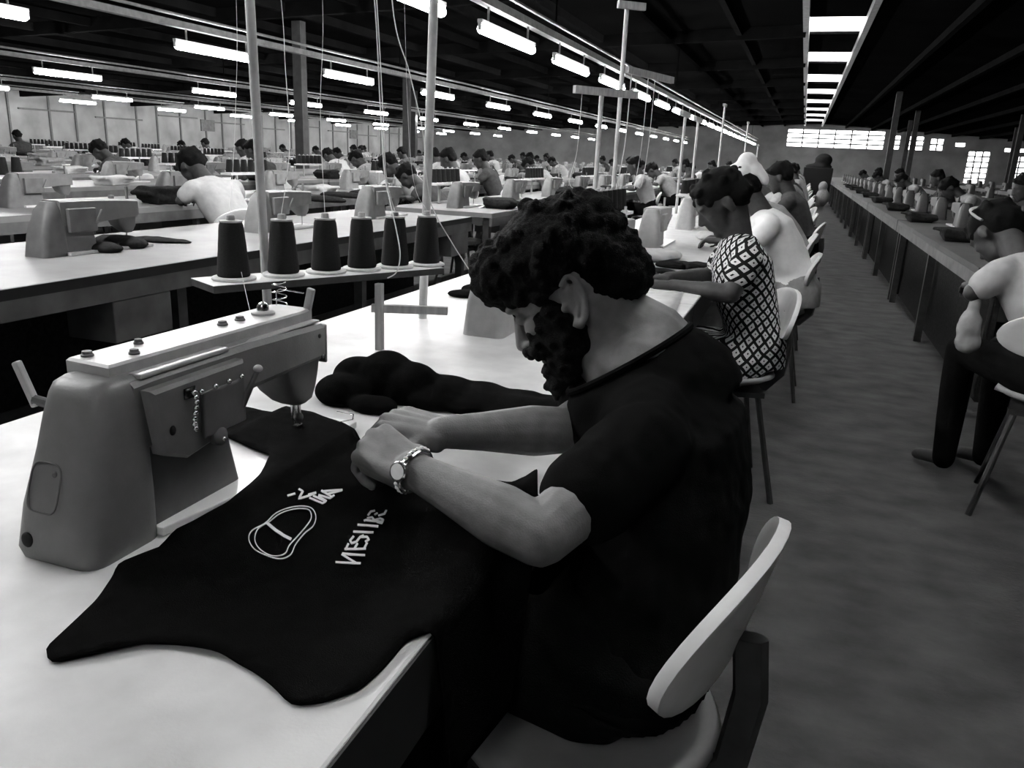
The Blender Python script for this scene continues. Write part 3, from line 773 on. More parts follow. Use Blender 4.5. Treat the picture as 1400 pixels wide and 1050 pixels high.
thread([ctop[0], atd(322, 150, dth(0)), atd(323, 0, dth(0)), bar_pt(-.08)], 'thin thread rising from the cone at the shelf end', .0005)
thread([bar_pt(.55), atd(512, 0, 1.62), atd(519, 130, 1.62), atd(525, 230, 1.60), atd(533, 275, 1.58), atd(543, 320, 1.56), atd(547, 350, 1.55), atd(542, 372, 1.55), atd(530, 380, 1.56)], 'white thread looping down past the fifth cone', .0013)
thread([bar_pt(.58), atd(515, 0, 1.66), atd(523, 140, 1.66), atd(528, 240, 1.66), ctop[4]], 'white thread falling straight onto the fifth cone', .0012)
thread([bar_pt(.7), atd(536, 0, 1.75), atd(560, 100, 1.76), atd(578, 180, 1.78), atd(583, 240, 1.80), atd(592, 285, 1.83), atd(620, 335, 1.88), atd(652, 385, 1.93)], 'white thread slanting away to the pale machine', .0013)
thread([ctop[5], atd(560, 200, 1.95), bar_pt(.8)], 'thin thread above the last cone', .0005)
thread([atd(330, 372, dth(0) - .04), atd(336, 400, 1.36), atd(343, 430, 1.30)], 'thin white thread hanging from the shelf end to the machine', .0005)
for k, (nm, t_, drop_) in enumerate((('low', .12, .50), ('side', .10, .72), ('side', .45, .66), ('side', .6, .64))):
    a = BARS[nm][0].lerp(BARS[nm][1], t_) - Vector((0, 0, .018)); b = Vector((a.x - .02, a.y - .03, max(TZ + .17 + .13, a.z - drop_)))
    thread([a, a.lerp(b, .6) + Vector((.01, 0, 0)), b, Vector((xs_ + .04, b.y + .02, TZ + .172 + CH))], 'white thread hanging from the bars past the bearded man', .003 if k == 1 else .0014, 'threads past the bearded man')

# ------------------------------------------------------------------ cloth
def smooth_poly(pts, step=.008):
    out = []; n = len(pts)
    for i in range(n):
        a, b = Vector(pts[i]), Vector(pts[(i + 1) % n]); k = max(1, int((b - a).length / step))
        for j in range(k): out.append(a.lerp(b, j / k))
    for _ in range(1): out = [(out[i - 1] + out[i] * 2 + out[(i + 1) % len(out)]) / 4 for i in range(len(out))]
    return out
def cloth(name, poly, zf, m, grid=.012, thick=.003, parent=None):
    P = [Vector((p[0], p[1])) for p in smooth_poly([Vector((p[0], p[1], 0)) for p in poly])]
    n = len(P); vs_ = list(P); es = [(i, (i + 1) % n) for i in range(n)]
    x0 = min(p.x for p in P); x1 = max(p.x for p in P); y0 = min(p.y for p in P); y1 = max(p.y for p in P)
    def inside(q):
        c = False
        for i in range(n):
            a, b = P[i], P[i - 1]
            if (a.y > q.y) != (b.y > q.y) and q.x < (b.x - a.x) * (q.y - a.y) / (b.y - a.y) + a.x: c = not c
        return c
    x = x0
    while x < x1:
        y = y0
        while y < y1:
            q = Vector((x + random.uniform(-.2, .2) * grid, y + random.uniform(-.2, .2) * grid))
            if inside(q) and min((q - p).length for p in P) > grid * .5: vs_.append(q)
            y += grid
        x += grid
    r = delaunay_2d_cdt(vs_, es, [list(range(n))], 1, 1e-6)
    vv = [zf(p.x, p.y) for p in r[0]]
    mb = MB(); mb.add(vv, [tuple(f) for f in r[2]])
    me = bpy.data.meshes.new(name); me.from_pydata(mb.v, [], mb.f); me.materials.append(m)
    b = bmesh.new(); b.from_mesh(me)
    for f in b.faces:
        f.smooth = True
        if f.normal.z < 0: f.normal_flip()
    b.to_mesh(me); b.free()
    o = bpy.data.objects.new(name, me); COL.objects.link(o)
    s_ = o.modifiers.new('solid', 'SOLIDIFY'); s_.thickness = thick; s_.offset = -1
    if parent: o.parent = parent
    return o
def Zt(px, py, z=TZ + .006): p = atz(px, py, z); return (p.x, p.y)
EDGE = R1[1]
def hero_cloth_z(x, y):
    lift = .0
    # rides up over the machine bed
    dx = max(0, -.78 - x, x + .612); dy = max(0, .66 - y, y - 1.11)
    d = math.hypot(dx, dy); lift = .0135 * max(0, 1 - d / .02)
    wr = .0035 * noise.noise(Vector((x * 9, y * 9, .3))) + .002 * noise.noise(Vector((x * 25, y * 12, 1.3)))
    wr += .022 * math.exp(-((x + .33) ** 2 + (y - .83) ** 2) / .008)      # bunched up to the hands
    z = TZ + .0045 + lift + abs(wr)
    if x > EDGE + .004:                                  # hangs over the front edge of the table
        o_ = x - EDGE - .004
        return (EDGE + .006 + .10 * o_, y, TZ + .004 - o_ * .98)
    return (x, y, z)
poly = [Zt(*p) for p in ((60, 886), (68, 903), (140, 890), (200, 878), (240, 879), (300, 890), (345, 914), (380, 940), (397, 960), (440, 957), (490, 940), (522, 912), (556, 872))]
e0 = Zt(556, 872)
poly += [(EDGE, e0[1] + .02), (EDGE + .18, e0[1] + .03), (EDGE + .22, .80), (EDGE, .95)]
poly += [Zt(*p) for p in ((735, 640), (700, 660), (640, 652), (600, 632), (560, 622), (505, 612), (470, 588), (425, 572), (370, 562), (340, 556), (318, 553), (303, 580), (303, 602), (345, 622), (370, 632), (356, 660), (312, 700), (235, 740), (160, 770), (155, 785), (130, 820))]
HC = tag(cloth('printed_cloth', poly, hero_cloth_z, MT['cloth'], .013, .0028), 'black cloth panel with white lettering and a shoe sole print', 'cloth')
def ribbon(mb, pts, wpx, closed=False):
    pts = [Vector((a, b)) for a, b in pts]; n = len(pts); l = []; r_ = []
    for i, p in enumerate(pts):
        a = pts[(i - 1) % n] if (closed or i) else p; b = pts[(i + 1) % n] if (closed or i < n - 1) else p
        t_ = (b - a).normalized(); nn = Vector((-t_.y, t_.x)) * wpx / 2
        l.append(p + nn); r_.append(p - nn)
    def lift(q):
        w_ = atz(q.x, q.y, TZ + .010); v = Vector(hero_cloth_z(w_.x, w_.y)); return (v.x, v.y, v.z + .0014)
    vs_ = [lift(q) for q in l + r_]
    fs = [(i, (i + 1) % n, n + (i + 1) % n, n + i) for i in range(n if closed else n - 1)]
    mb.add(vs_, fs)
def Zp(pts): return [(320 + x * 240 / 1400., 640 + y * 240 / 1400.) for x, y in pts]   # traced lettering, photo pixels
def dens(pts, k=5):
    out = []
    for (a, b), (c, d) in zip(pts, pts[1:]): out += [(a + (c - a) * i / k, b + (d - b) * i / k) for i in range(k)]
    return out + [pts[-1]]
def lettering(name, strokes, wpx):
    mb = MB()
    for s_ in strokes: ribbon(mb, dens(Zp(s_)), wpx)
    o = mb.build(name, MT['print'], HC, False); sm = o.modifiers.new('solid', 'SOLIDIFY'); sm.thickness = .0008; sm.offset = 0
    return o
WORD = {
    'letter_n': [[(808, 730), (1010, 752)], [(858, 670), (975, 748)], [(862, 666), (1045, 690)]],
    'letter_e': [[(880, 632), (1052, 640)], [(888, 640), (912, 590)], [(958, 634), (985, 592)], [(1035, 640), (1062, 592)]],
    'letter_s': [[(955, 535), (925, 568), (938, 590), (975, 580), (1005, 545), (1035, 535)], [(1010, 545), (1060, 548), (1075, 570), (1045, 585)]],
    'letter_i': [[(950, 500), (1112, 520)]],
    'letter_u': [[(985, 448), (1150, 478)], [(1035, 420), (1060, 412)]],
    'letter_b': [[(1045, 415), (1180, 445)], [(1060, 400), (1100, 395), (1115, 420)], [(1115, 425), (1165, 415), (1190, 430), (1178, 455), (1140, 440)]],
    'letter_e.001': [[(1068, 375), (1090, 340), (1125, 335)], [(1120, 375), (1145, 360)], [(1150, 388), (1200, 375), (1215, 340)]],
}
for nm, s_ in WORD.items(): lettering(nm.split('.')[0], s_, 2.7)
SM = {
    'letter_dash': [[(425, 202), (488, 184)]],
    'letter_z': [[(515, 145), (548, 165), (515, 222), (590, 200), (650, 178)], [(590, 190), (655, 175)]],
    'letter_m': [[(600, 215), (705, 265), (735, 245), (670, 205)], [(630, 200), (725, 245)], [(672, 195), (765, 222), (800, 195)]],
    'letter_a': [[(695, 160), (780, 210)], [(700, 168), (865, 152)], [(740, 190), (860, 155)]],
}
for nm, s_ in SM.items(): lettering(nm, s_, 2.7)
def spline_closed(pts, k=6):
    out = []; n = len(pts)
    for i in range(n):
        p0, p1_, p2_, p3 = [Vector(pts[(i + j) % n]) for j in (-1, 0, 1, 2)]
        for j in range(k):
            t_ = j / k; q_ = .5 * ((2 * p1_) + (p2_ - p0) * t_ + (2 * p0 - 5 * p1_ + 4 * p2_ - p3) * t_ ** 2 + (3 * p1_ - p0 - 3 * p2_ + p3) * t_ ** 3); out.append((q_.x, q_.y))
    return out
sole_out = [(245, 425), (330, 340), (430, 295), (540, 282), (620, 305), (652, 370), (630, 440), (560, 500), (490, 590), (455, 670), (400, 708), (330, 712), (240, 680), (160, 635), (118, 560), (140, 490)]
sole_in = [(280, 410), (360, 345), (450, 310), (540, 302), (600, 320), (615, 380), (570, 450), (500, 530), (440, 600), (410, 665), (350, 692), (280, 685), (200, 630), (165, 560), (185, 480), (235, 438)]
for nm, s_, wpx in (('sole_outline', sole_out, 1.3), ('sole_inner_line', sole_in, 1.3)):
    mb = MB(); ribbon(mb, Zp(spline_closed(s_)), wpx, True); o = mb.build(nm, MT['print'], HC, False)
    q_ = o.modifiers.new('solid', 'SOLIDIFY'); q_.thickness = .0008; q_.offset = 0
lettering('sole_bar', [[(255, 415), (330, 480), (400, 525), (455, 550)]], 4.0)
# second dark garment behind the hands
def fold_cloth(name, pts, label, m=MT['cloth'], vox=.006, bumps=()):
    """a soft heap: flattened lobes merged into one skin, resting on the table"""
    mb = MB()
    for (px, py, rx, ry, h) in pts:
        p = atz(px, py, TZ); mb.ell((p.x, p.y, TZ + h * .35), (rx, ry, h * .65))
    o = remeshed(mb, name, m, vox, 6, None, .6, lambda c, n_: Vector((c.x, c.y, max(TZ + .0012, c.z + .004 * noise.noise(c * 22)))))
    return tag(o, label, 'cloth')
fold_cloth('folded_garment', ((470, 548, .055, .05, .05), (490, 535, .05, .05, .07), (530, 540, .06, .06, .085), (560, 545, .06, .06, .07), (600, 548, .07, .08, .045), (650, 552, .08, .085, .034), (700, 560, .08, .085, .028), (745, 566, .08, .08, .024), (510, 562, .05, .03, .03), (790, 572, .08, .07, .022)),
           'black bundled garment lying behind the clasped hands')
fold_cloth('cloth_scrap', ((635, 405, .06, .05, .02), (650, 400, .05, .05, .03), (622, 403, .03, .02, .008)), 'small dark scrap on the worktop beside the pale machine', MT['cloth'])
fold_cloth('cloth_strip', ((890, 372, .12, .05, .02), (925, 366, .10, .06, .03), (955, 366, .10, .05, .025), (870, 374, .1, .05, .015)), 'dark strip of cloth across the worktop before the person in diamond print', MT['cloth2'])
fold_cloth('cloth_scrap', ((215, 330, .14, .06, .02), (240, 331, .09, .04, .015), (165, 337, .14, .07, .05), (135, 343, .12, .06, .04)), 'dark cut piece lying at the dull grey machine of the second row', MT['cloth2'])
fold_cloth('cloth_scrap', ((470, 270, .25, .12, .05), (445, 276, .2, .1, .05), (500, 268, .18, .1, .06)), 'dark bundle on the second row behind the thread cones', MT['cloth2'], .012)
pp = [Zt(*p, TZ + .002) for p in ((600, 352), (560, 368), (545, 362), (590, 345))]
# pale work sheet and pieces by the person in diamond print
tag(cloth('paper_sheet', [Zt(*p, TZ + .002) for p in ((877, 400), (934, 399), (924, 428), (885, 426))], lambda x, y: (x, y, TZ + .003), MT['paper'], .05, .0015), 'pale sheet under the forearms of the person in diamond print', 'paper')
for k, (x, y, m, lb) in enumerate(((-.62, 3.75, 'paper', 'pale cut piece beside the machine past the diamond print'), (-.45, 4.9, 'paper', 'pale bundle by the scarf wearer\'s machine'), (-.5, 6.2, 'cloth2', 'dark bundle further along the aisle bench'), (-.45, 7.4, 'paper', 'pale pile further along the aisle bench'))):
    mb = MB(); mb.ell((x, y, TZ + .02), (.11, .16, .028)).ell((x + .05, y + .07, TZ + .018), (.09, .12, .022))
    tag(remeshed(mb, 'cloth_bundle', MT[m], .012, 4, None, .5, lambda c, n_: Vector((c.x, c.y, max(TZ + .0012, c.z + .012 * noise.noise(c * 14))))), lb, 'cloth')
bundle_meshes = []
for k in range(4):
    mb = MB()
    z_ = .0
    for j in range(3 + k % 2):
        h_ = random.uniform(.022, .035); a_ = random.uniform(-.25, .25); wx, wy = random.uniform(.09, .13), random.uniform(.12, .17)
        mb.box(-wx, wx, -wy, wy, z_ - .004, z_ + h_, Matrix.Translation((random.uniform(-.02, .02), random.uniform(-.03, .03), 0)) @ Matrix.Rotation(a_, 4, 'Z')); z_ += h_
    o = remeshed(mb, 'cloth_bundle', MT[('cloth2', 'grey', 'paper', 'cloth2')[k]], .012, 3, None, .5, lambda c, n_: Vector((c.x, c.y, max(.001, c.z + .012 * noise.noise(c * 9 + Vector((k, 0, 0)))))))
    bundle_meshes.append(o.data); bpy.data.objects.remove(o)
def bundle(x, y, lb, gr, kk=None):
    k = random.randrange(4) if kk is None else kk; o = bpy.data.objects.new('cloth_bundle', bundle_meshes[k]); COL.objects.link(o); o.location = (x, y, TZ + .0005); o.rotation_euler.z = random.uniform(-.15, .15)
    tag(o, ('dark', 'grey', 'pale', 'dark')[k] + ' ' + lb, 'cloth', gr + (', dark', ', grey', ', pale', ', dark')[k])
for r_, x0 in enumerate(ROWX[:7]):
    y = max(.3, -x0 / 1.45 - .5)
    while y < 24: bundle(x0 + .70, y + random.uniform(-.3, .3), 'cloth bundle in the %s row from the aisle' % ORD[r_], 'bundles of the %s row' % ORD[r_]); y += 1.9
for k in range(9): bundle(-2.35, 6.4 + 2.1 * k, 'cloth bundle on the second row beyond the gap', 'bundles of the second row')
for k in range(8): bundle(1.05, 6.2 + 2.0 * k, 'cloth bundle on the dim bench right of the aisle', 'bundles right of the aisle', 0)

# ------------------------------------------------------------------ chairs
def chair_proto(m, ms):
    """moulded two-shell chair, facing +x, origin on the floor under the seat"""
    t = empty('chair')
    def shell(fn, nu, nv, th):
        mb = MB(); vs_ = []; n = []
        for i in range(nu + 1):
            for j in range(nv): vs_.append(fn(i / nu, 2 * pi * j / nv))
        fs = [(i * nv + j, i * nv + (j + 1) % nv, (i + 1) * nv + (j + 1) % nv, (i + 1) * nv + j) for i in range(nu) for j in range(nv)]
        mb.add(vs_, fs); return mb
    # back: an oval plate, wrapped round the sitter
    def back(r_, a):
        r_ = max(r_, .02); u = r_ * cos(a); v = r_ * sin(a)
        u_ = (abs(u) ** .9) * (1 if u > 0 else -1) * .212; v_ = v * .085
        return (-.20 + .032 * (u_ / .2) ** 2 - .02 * (v_ / .08), u_, .672 + v_ + .010 * cos(u_ / .2 * 1.5))
    b = shell(back, 6, 36, .014).build('backrest', m, t); s_ = b.modifiers.new('solid', 'SOLIDIFY'); s_.thickness = .016; s_.offset = 0
    bv = b.modifiers.new('bev', 'BEVEL'); bv.width = .005; bv.segments = 2; bv.limit_method = 'ANGLE'
    def seat(r_, a):
        r_ = max(r_, .02); x_ = r_ * cos(a) * .18; y_ = r_ * sin(a) * .185
        k = 1 if cos(a) < 0 else .35
        return (x_, y_, .43 + .030 * r_ ** 4 * (k if x_ < 0 else .45 - .8 * max(0, x_) / .2 * .5))
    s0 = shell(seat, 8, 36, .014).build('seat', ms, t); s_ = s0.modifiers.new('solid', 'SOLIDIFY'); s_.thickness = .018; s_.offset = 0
    MB().tube([(-.03, 0, .40), (-.16, 0, .40), (-.205, 0, .45), (-.218, 0, .56), (-.208, 0, .64)], [.014] * 5, 8, True, 1.6).build('back_support', MT['leg'], t)
    MB().box(-.13, .13, -.13, .13, .385, .405).build('seat_frame', MT['leg'], t, False)
    for sx in (-1, 1):
        for sy in (-1, 1):
            MB().tube([(sx * .11, sy * .11, .39), (sx * .19, sy * .18, .0)], .011, 8).build('leg', MT['leg'], t)
    bake(b); bake(s0)
    return t
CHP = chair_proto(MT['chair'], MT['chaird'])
chair_far = merged(CHP, 'chair')
def chair(x, y, rz, label, group=None): return tag(copy_tree(CHP, None, (x, y, 0), rz), label, 'chair', group)

# ------------------------------------------------------------------ people
def basis(f, u):
    """matrix columns: forward, left, up"""
    f = Vector(f).normalized(); u = Vector(u); l = u.cross(f).normalized(); u = f.cross(l)
    return Matrix((f, l, u)).transposed()
def head_parts(mb, c, B, s=1.0, ear_detail=False):
    """c = midpoint between the ears; B = 3x3 (forward, left, up)"""
    P = lambda x, y, z: c + B @ (Vector((x, y, z)) * s)
    E_ = lambda x, y, z, a, b, d: mb.ell(P(x, y, z), (a * s, b * s, d * s), B, 18, 12)
    E_(0, 0, .045, .098, .076, .086); E_(.045, 0, -.012, .052, .058, .076); E_(.045, 0, -.058, .046, .050, .036); E_(.083, 0, -.082, .018, .022, .016)
    mb.capsule(P(.095, 0, .034), P(.117, 0, -.010), .0075 * s, .0115 * s, 10); E_(.108, .010, -.016, .010, .007, .007); E_(.108, -.010, -.016, .010, .007, .007)
    for y in (-1, 1):
        E_(.086, y * .030, .043, .014, .026, .009); E_(.068, y * .042, -.002, .022, .016, .020); E_(.083, y * .031, .022, .012, .015, .011)
        if ear_detail:
            T = lambda a, rx, rz, yo: P(-.008 - rx * cos(a) * .9 - .010 * sin(a), y * (.078 + yo), -.004 + rz * sin(a))
            pts = [T(R(a), .020, .034, .008) for a in range(-130, 131, 20)]
            mb.tube(pts, .0046 * s, 8)
            mb.tube([T(R(a), .010, .020, .005) for a in range(-100, 111, 30)], .0035 * s, 8)
            E_(-.006, y * .076, -.002, .017, .007, .028); E_(.004, y * .080, -.034, .009, .006, .011); E_(.010, y * .080, -.006, .006, .007, .007)
        else:
            E_(-.008, y * .080, -.002, .020, .010, .033)
    E_(.098, 0, -.038, .010, .022, .006); E_(.096, 0, -.051, .010, .019, .007)
    return P
FL = {'index': (.045, .027, .022), 'middle': (.049, .030, .023), 'ring': (.045, .028, .022), 'pinky': (.036, .021, .019)}
def hand(mb, W, d, n, thumb_side, s=1.0, curl=(50, 60, 40), thumb=(.55, .65, -.5), spread=.03, nails=None):
    """W wrist, d towards the knuckles, n back of the hand, thumb_side = lateral vector to the thumb"""
    d = Vector(d).normalized(); n = (Vector(n) - Vector(n).dot(d) * d).normalized(); l = d.cross(n).normalized()
    if l.dot(Vector(thumb_side)) < 0: l = -l
    W = Vector(W)
    for i, (nm, off, reach) in enumerate((('index', .027, .086), ('middle', .009, .090), ('ring', -.010, .086), ('pinky', -.027, .078))):
        K = W + (d * reach + l * off + n * (.004 - .003 * abs(i - 1))) * s
        mb.capsule(W + l * off * .55 * s, K, .0155 * s, .0125 * s, 10)
        mb.capsule(W + (l * off * .6 - n * .012) * s, K - (d * .012 + n * .012) * s, .013 * s, .011 * s, 10)
        p = K; a = 0
        for j, (ln, rr) in enumerate(zip(FL[nm], (.0100, .0088, .0078))):
            a += curl[j] * (1 + .08 * (i - 1)); dr = d * cos(R(a)) - n * sin(R(a)) + l * spread * (1.5 - i)
            q = p + dr.normalized() * ln * s; r0 = rr * s * (.88 if nm == 'pinky' else 1)
            mb.capsule(p, q, r0 * 1.05, r0 * .95, 10)
            if j == 2 and nails is not None: nails.append((q - dr * .004 * s + (n * cos(R(a)) + d * sin(R(a))) * r0 * .82, dr, n * cos(R(a)) + d * sin(R(a)), s))
            p = q
    B0 = W + (d * .018 + l * .026 - n * .006) * s
    t1 = (d * thumb[0] + l * thumb[1] + n * thumb[2]).normalized(); B1 = B0 + t1 * .044 * s
    t2 = (d * 1.0 + l * .1 + n * thumb[2] * .6).normalized(); B2 = B1 + t2 * .032 * s
    t3 = (d * 1.0 - l * .35 + n * thumb[2] * .7).normalized(); B3 = B2 + t3 * .026 * s
    mb.capsule(B0, B1, .0165 * s, .0115 * s, 10); mb.capsule(B1, B2, .0112 * s, .0098 * s, 10); mb.capsule(B2, B3, .0098 * s, .0080 * s, 10)
def torso(mb, pts, lat, prof, n=20, e=2.4):
    """pts spine points, lat lateral axis, prof (half depth, half width)"""
    rings = []; lat = Vector(lat).normalized()
    for i, p in enumerate(pts):
        t_ = (pts[min(i + 1, len(pts) - 1)] - pts[max(i - 1, 0)]).normalized(); f = lat.cross(t_).normalized()
        hd_, hw = prof[i]; ring = []
        for k in range(n):
            a = 2 * pi * k / n; ca, sa = cos(a), sin(a)
            ring.append(p + lat * hw * math.copysign(abs(ca) ** (2 / e), ca) + f * hd_ * math.copysign(abs(sa) ** (2 / e), sa))
        rings.append(ring)
    mb.loft(rings)
def chain(mb, pts, rs, n=14):
    for i in range(len(pts) - 1): mb.capsule(pts[i], pts[i + 1], rs[i], rs[i + 1], n)
def arm_skin(mb, S, E_, W, s=1.0, up_=.040):
    m1 = Vector(S).lerp(E_, .45); m2 = Vector(E_).lerp(W, .28)
    chain(mb, [S, m1, E_, m2, Vector(E_).lerp(W, .7), W], [.052 * s, up_ * s * 1.1, up_ * s * .95, .041 * s, .030 * s, .0245 * s])
def leg_parts(mb, H_, K, A, T, s=1.0, grow=0.0, foot=True):
    chain(mb, [H_, Vector(H_).lerp(K, .5), K, Vector(K).lerp(A, .35), A], [.082 * s + grow, .072 * s + grow, .054 * s + grow, .052 * s + grow, .036 * s + grow])
    if foot: mb.capsule(A, T, .036 * s, .028 * s, 12)
def curls(mb, P, s, centres, n, rr, seed, keep):
    rnd = random.Random(seed)
    for _ in range(n):
        c, rad = rnd.choice(centres)
        v = Vector((rnd.gauss(0, 1), rnd.gauss(0, 1), rnd.gauss(0, 1))).normalized()
        q = Vector((c[0] + rad[0] * v.x, c[1] + rad[1] * v.y, c[2] + rad[2] * v.z))
        if keep(q): mb.ell(P(*q), rnd.uniform(*rr) * s, None, 8, 6)

def add_nails(nails, parent):
    for p, d, n_, s in nails:
        MB().ell(p, (.0062 * s, .0045 * s, .0012 * s), basis(d, n_), 8, 6).build('finger_nail', MT['nail'], parent)

# ---- the bearded man at the machine --------------------------------------------------
def bearded_man():
    Yn = Vector((0, 1, 0))
    pitch = R(40)
    f = Vector((-cos(pitch), -.10, -sin(pitch))); u = Vector((-sin(pitch), 0.02, cos(pitch)))
    B = basis(f, u)
    ear = atd(783, 408, 1.15); hc = ear - B @ Vector((-.008, .080, 0)) ; hs = 1.005
    neck = atd(893, 470, 1.215)
    pel = Vector((-.15, .985, .555)); wai = Vector((-.125, 1.03, .63)); mid = Vector((-.128, 1.08, .725)); chs = Vector((-.145, 1.125, .815)); nb = Vector((-.185, 1.15, .895))
    lat = Vector((.10, 1, 0)).normalized()
    Sn = Vector((-.150, .965, .840)); Sf = Vector((-.20, 1.315, .850))
    En = atd(738, 733, .89); Wn = atd(562, 641, .985)
    Ef = atd(772, 588, 1.19); Wf = atd(604, 591, 1.09)
    nails = []
    b = MB()
    P = head_parts(b, hc, B, hs, True)
    chain(b, [hc + B @ Vector((-.025, 0, -.02)), hc.lerp(neck, .5) + Vector((.0, 0, .0)), neck], [.060, .056, .062])
    chain(b, [neck, nb], [.060, .070]); chain(b, [hc + B @ Vector((.025, 0, -.055)), nb + Vector((-.035, 0, .0))], [.046, .055])
    torso(b, [pel, wai, mid, chs, nb], lat, [(.095, .135), (.09, .125), (.10, .14), (.10, .15), (.05, .10)])
    arm_skin(b, Sn, En, Wn, .92); arm_skin(b, Sf, Ef, Wf, .92)
    # hands: both closed on the cloth, knuckles up
    Kn = atd(503, 603, 1.035); Kf = atd(528, 572, 1.125)
    hand(b, Wn, Kn - Wn, Vector((.10, -.45, .9)), Yn, .93, (52, 62, 45), (.75, .35, -.5), .02, nails)
    hand(b, Wf, Kf - Wf, Vector((0, -.25, 1)), -Yn, .93, (48, 66, 50), (.8, .3, -.55), .02, nails)
    Hn = pel + Vector((-.03, -.07, -.03)); Hf = pel + Vector((-.03, .11, -.03))
    Kn2 = Vector((-.46, .93, .545)); Kf2 = Vector((-.47, 1.16, .545)); An = Vector((-.46, .93, .075)); Af = Vector((-.50, 1.18, .075))
    for H_, K, A in ((Hn, Kn2, An), (Hf, Kf2, Af)): leg_parts(b, H_, K, A, A + Vector((-.15, 0, -.035)), .92)
    body = remeshed(b, 'person', MT['skin'], .0029, 3)
    tag(body, 'bearded curly-haired man in a black T-shirt bent over the sewing machine', 'person')
    add_nails(nails, body)
    # hair
    H = MB()
    cen = [((-.004, 0, .078), (.108, .090, .080)), ((.062, 0, .098), (.058, .070, .046)), ((-.062, 0, .040), (.058, .080, .078)), ((-.075, 0, -.005), (.036, .060, .040))]
    for c_, r_ in cen: H.ell(P(*c_), tuple(x_ * hs for x_ in r_), B, 20, 14)
    curls(H, P, hs, cen, 620, (.009, .016), 3, lambda q: q.z > .03 or q.x < -.035)
    remeshed(H, 'hair', MT['hair'], .004, 2, body, .5, lambda c_, n_: c_ + n_ * .003 * noise.noise(c_ * 130))
    Be = MB()
    bc = []
    for y in (-1, 1):
        bc += [((.030, y * .064, -.005), (.016, .014, .030)), ((.035, y * .058, -.045), (.030, .018, .030)), ((.060, y * .045, -.070), (.034, .022, .028)), ((.074, y * .042, -.028), (.024, .017, .026)), ((.050, y * .056, -.020), (.024, .014, .030))]
    bc += [((.092, 0, -.092), (.030, .038, .026)), ((.075, 0, -.110), (.032, .040, .020)), ((.110, 0, -.027), (.009, .024, .006)), ((.102, 0, -.066), (.013, .026, .009))]
    for c_, r_ in bc: Be.ell(P(*c_), tuple(x_ * hs for x_ in r_), B, 14, 9)
    curls(Be, P, hs, bc, 260, (.005, .009), 5, lambda q: q.z < .01)
    remeshed(Be, 'beard', MT['hair'], .0038, 2, body, .5)
    for y in (-1, 1):
        eb = MB(); eb.capsule(P(.098, y * .014, .050), P(.086, y * .048, .050), .0055, .004, 8); eb.build('eyebrow', MT['hair'], body)
    # T-shirt
    S_ = MB(); g = .012
    torso(S_, [pel + Vector((0, 0, -.02)), wai, mid, chs, nb + Vector((.01, 0, -.02))], lat, [(.125, .165), (.110, .150), (.118, .168), (.115, .180), (.066, .110)])
    # neckline: the circle through three points of it, closed by a sloping yoke
    A0, A2 = atd(936, 446, 1.225), atd(782, 536, 1.165)
    cc = (A0 + A2) / 2; fx = (A2 - A0) / 2; fy = Vector((0, 1, 0)); fy = (fy - fy.dot(fx.normalized()) * fx.normalized()).normalized() * .074; nn = fx.cross(fy).normalized()
    if nn.z < 0: nn = -nn
    NK = 36; circ = lambda c_, m_, k: c_ + (fx * cos(2 * pi * k / NK) + fy * sin(2 * pi * k / NK)) * m_
    S_.loft([[circ(cc - nn * .003, 1.0, k) for k in range(NK)], [circ(cc - nn * .018, 1.16, k) for k in range(NK)], [circ(cc.lerp(nb, .35) - nn * .05, 1.35, k) for k in range(NK)], [circ(cc.lerp(nb, .7) - nn * .09, 1.3, k) for k in range(NK)]])
    chain(S_, [nb + Vector((.01, 0, -.05)), Sn + Vector((0, .02, .0))], [.08, .064]); chain(S_, [nb + Vector((.01, 0, -.05)), Sf + Vector((0, -.02, .0))], [.08, .064])
    for S1, E1, k in ((Sn, En, .56), (Sf, Ef, .66)):
        chain(S_, [S1, Vector(S1).lerp(E1, .35), Vector(S1).lerp(E1, k)], [.064, .060, .060])
    shirt = remeshed(S_, 'shirt', MT['shirt'], .006, 5, body, .5, lambda c_, n_: c_ + n_ * (.0045 * noise.noise(Vector((c_.x * 14 + c_.z * 16, c_.y * 9, c_.z * 8))) + .002 * noise.noise(c_ * 45)))
    # rib collar
    MB().tube([circ(cc, 1.01, k) for k in range(NK + 1)], .0055, 8, False).build('collar', MT['shirt'], shirt)
    # trousers
    T_ = MB(); torso(T_, [pel + Vector((0, 0, -.045)), pel + Vector((0, 0, .03)), wai + Vector((0, 0, -.01))], lat, [(.125, .16), (.118, .158), (.104, .142)])
    for H_, K, A in ((Hn, Kn2, An), (Hf, Kf2, Af)): leg_parts(T_, H_, K, A, A, .92, .012, False)
    remeshed(T_, 'trousers', MT['trouser'], .008, 4, body)
    for A in (An, Af):
        s_ = MB(); s_.capsule(A + Vector((.035, 0, -.03)), A + Vector((-.16, 0, -.037)), .042, .034, 14); s_.box(A.x - .20, A.x + .075, A.y - .036, A.y + .036, .002, .02)
        remeshed(s_, 'shoe', MT['dim'], .008, 3, body)
    # wristwatch on the near wrist
    d = (Wn - En).normalized(); wc = Wn - d * .004 ; n_ = (Vector((.10, -.45, .9)) - Vector((.10, -.45, .9)).dot(d) * d).normalized(); l = d.cross(n_)
    wt = MB(); ring = [wc + (n_ * cos(2 * pi * k / 26) * .026 + l * sin(2 * pi * k / 26) * .029) for k in range(27)]
    wt.tube(ring, .0062, 8, False, .35, None); watch = wt.build('watch_strap', MT['chrome'], body)
    for k in range(26):
        p = ring[k]; MB().ell(p, (.0045, .0028, .0045), basis(d, (p - wc)), 6, 5).build('strap_link', MT['bed'], watch)
    fc = wc + n_ * .016 - l * .020 * (1 if l.y > 0 else -1)
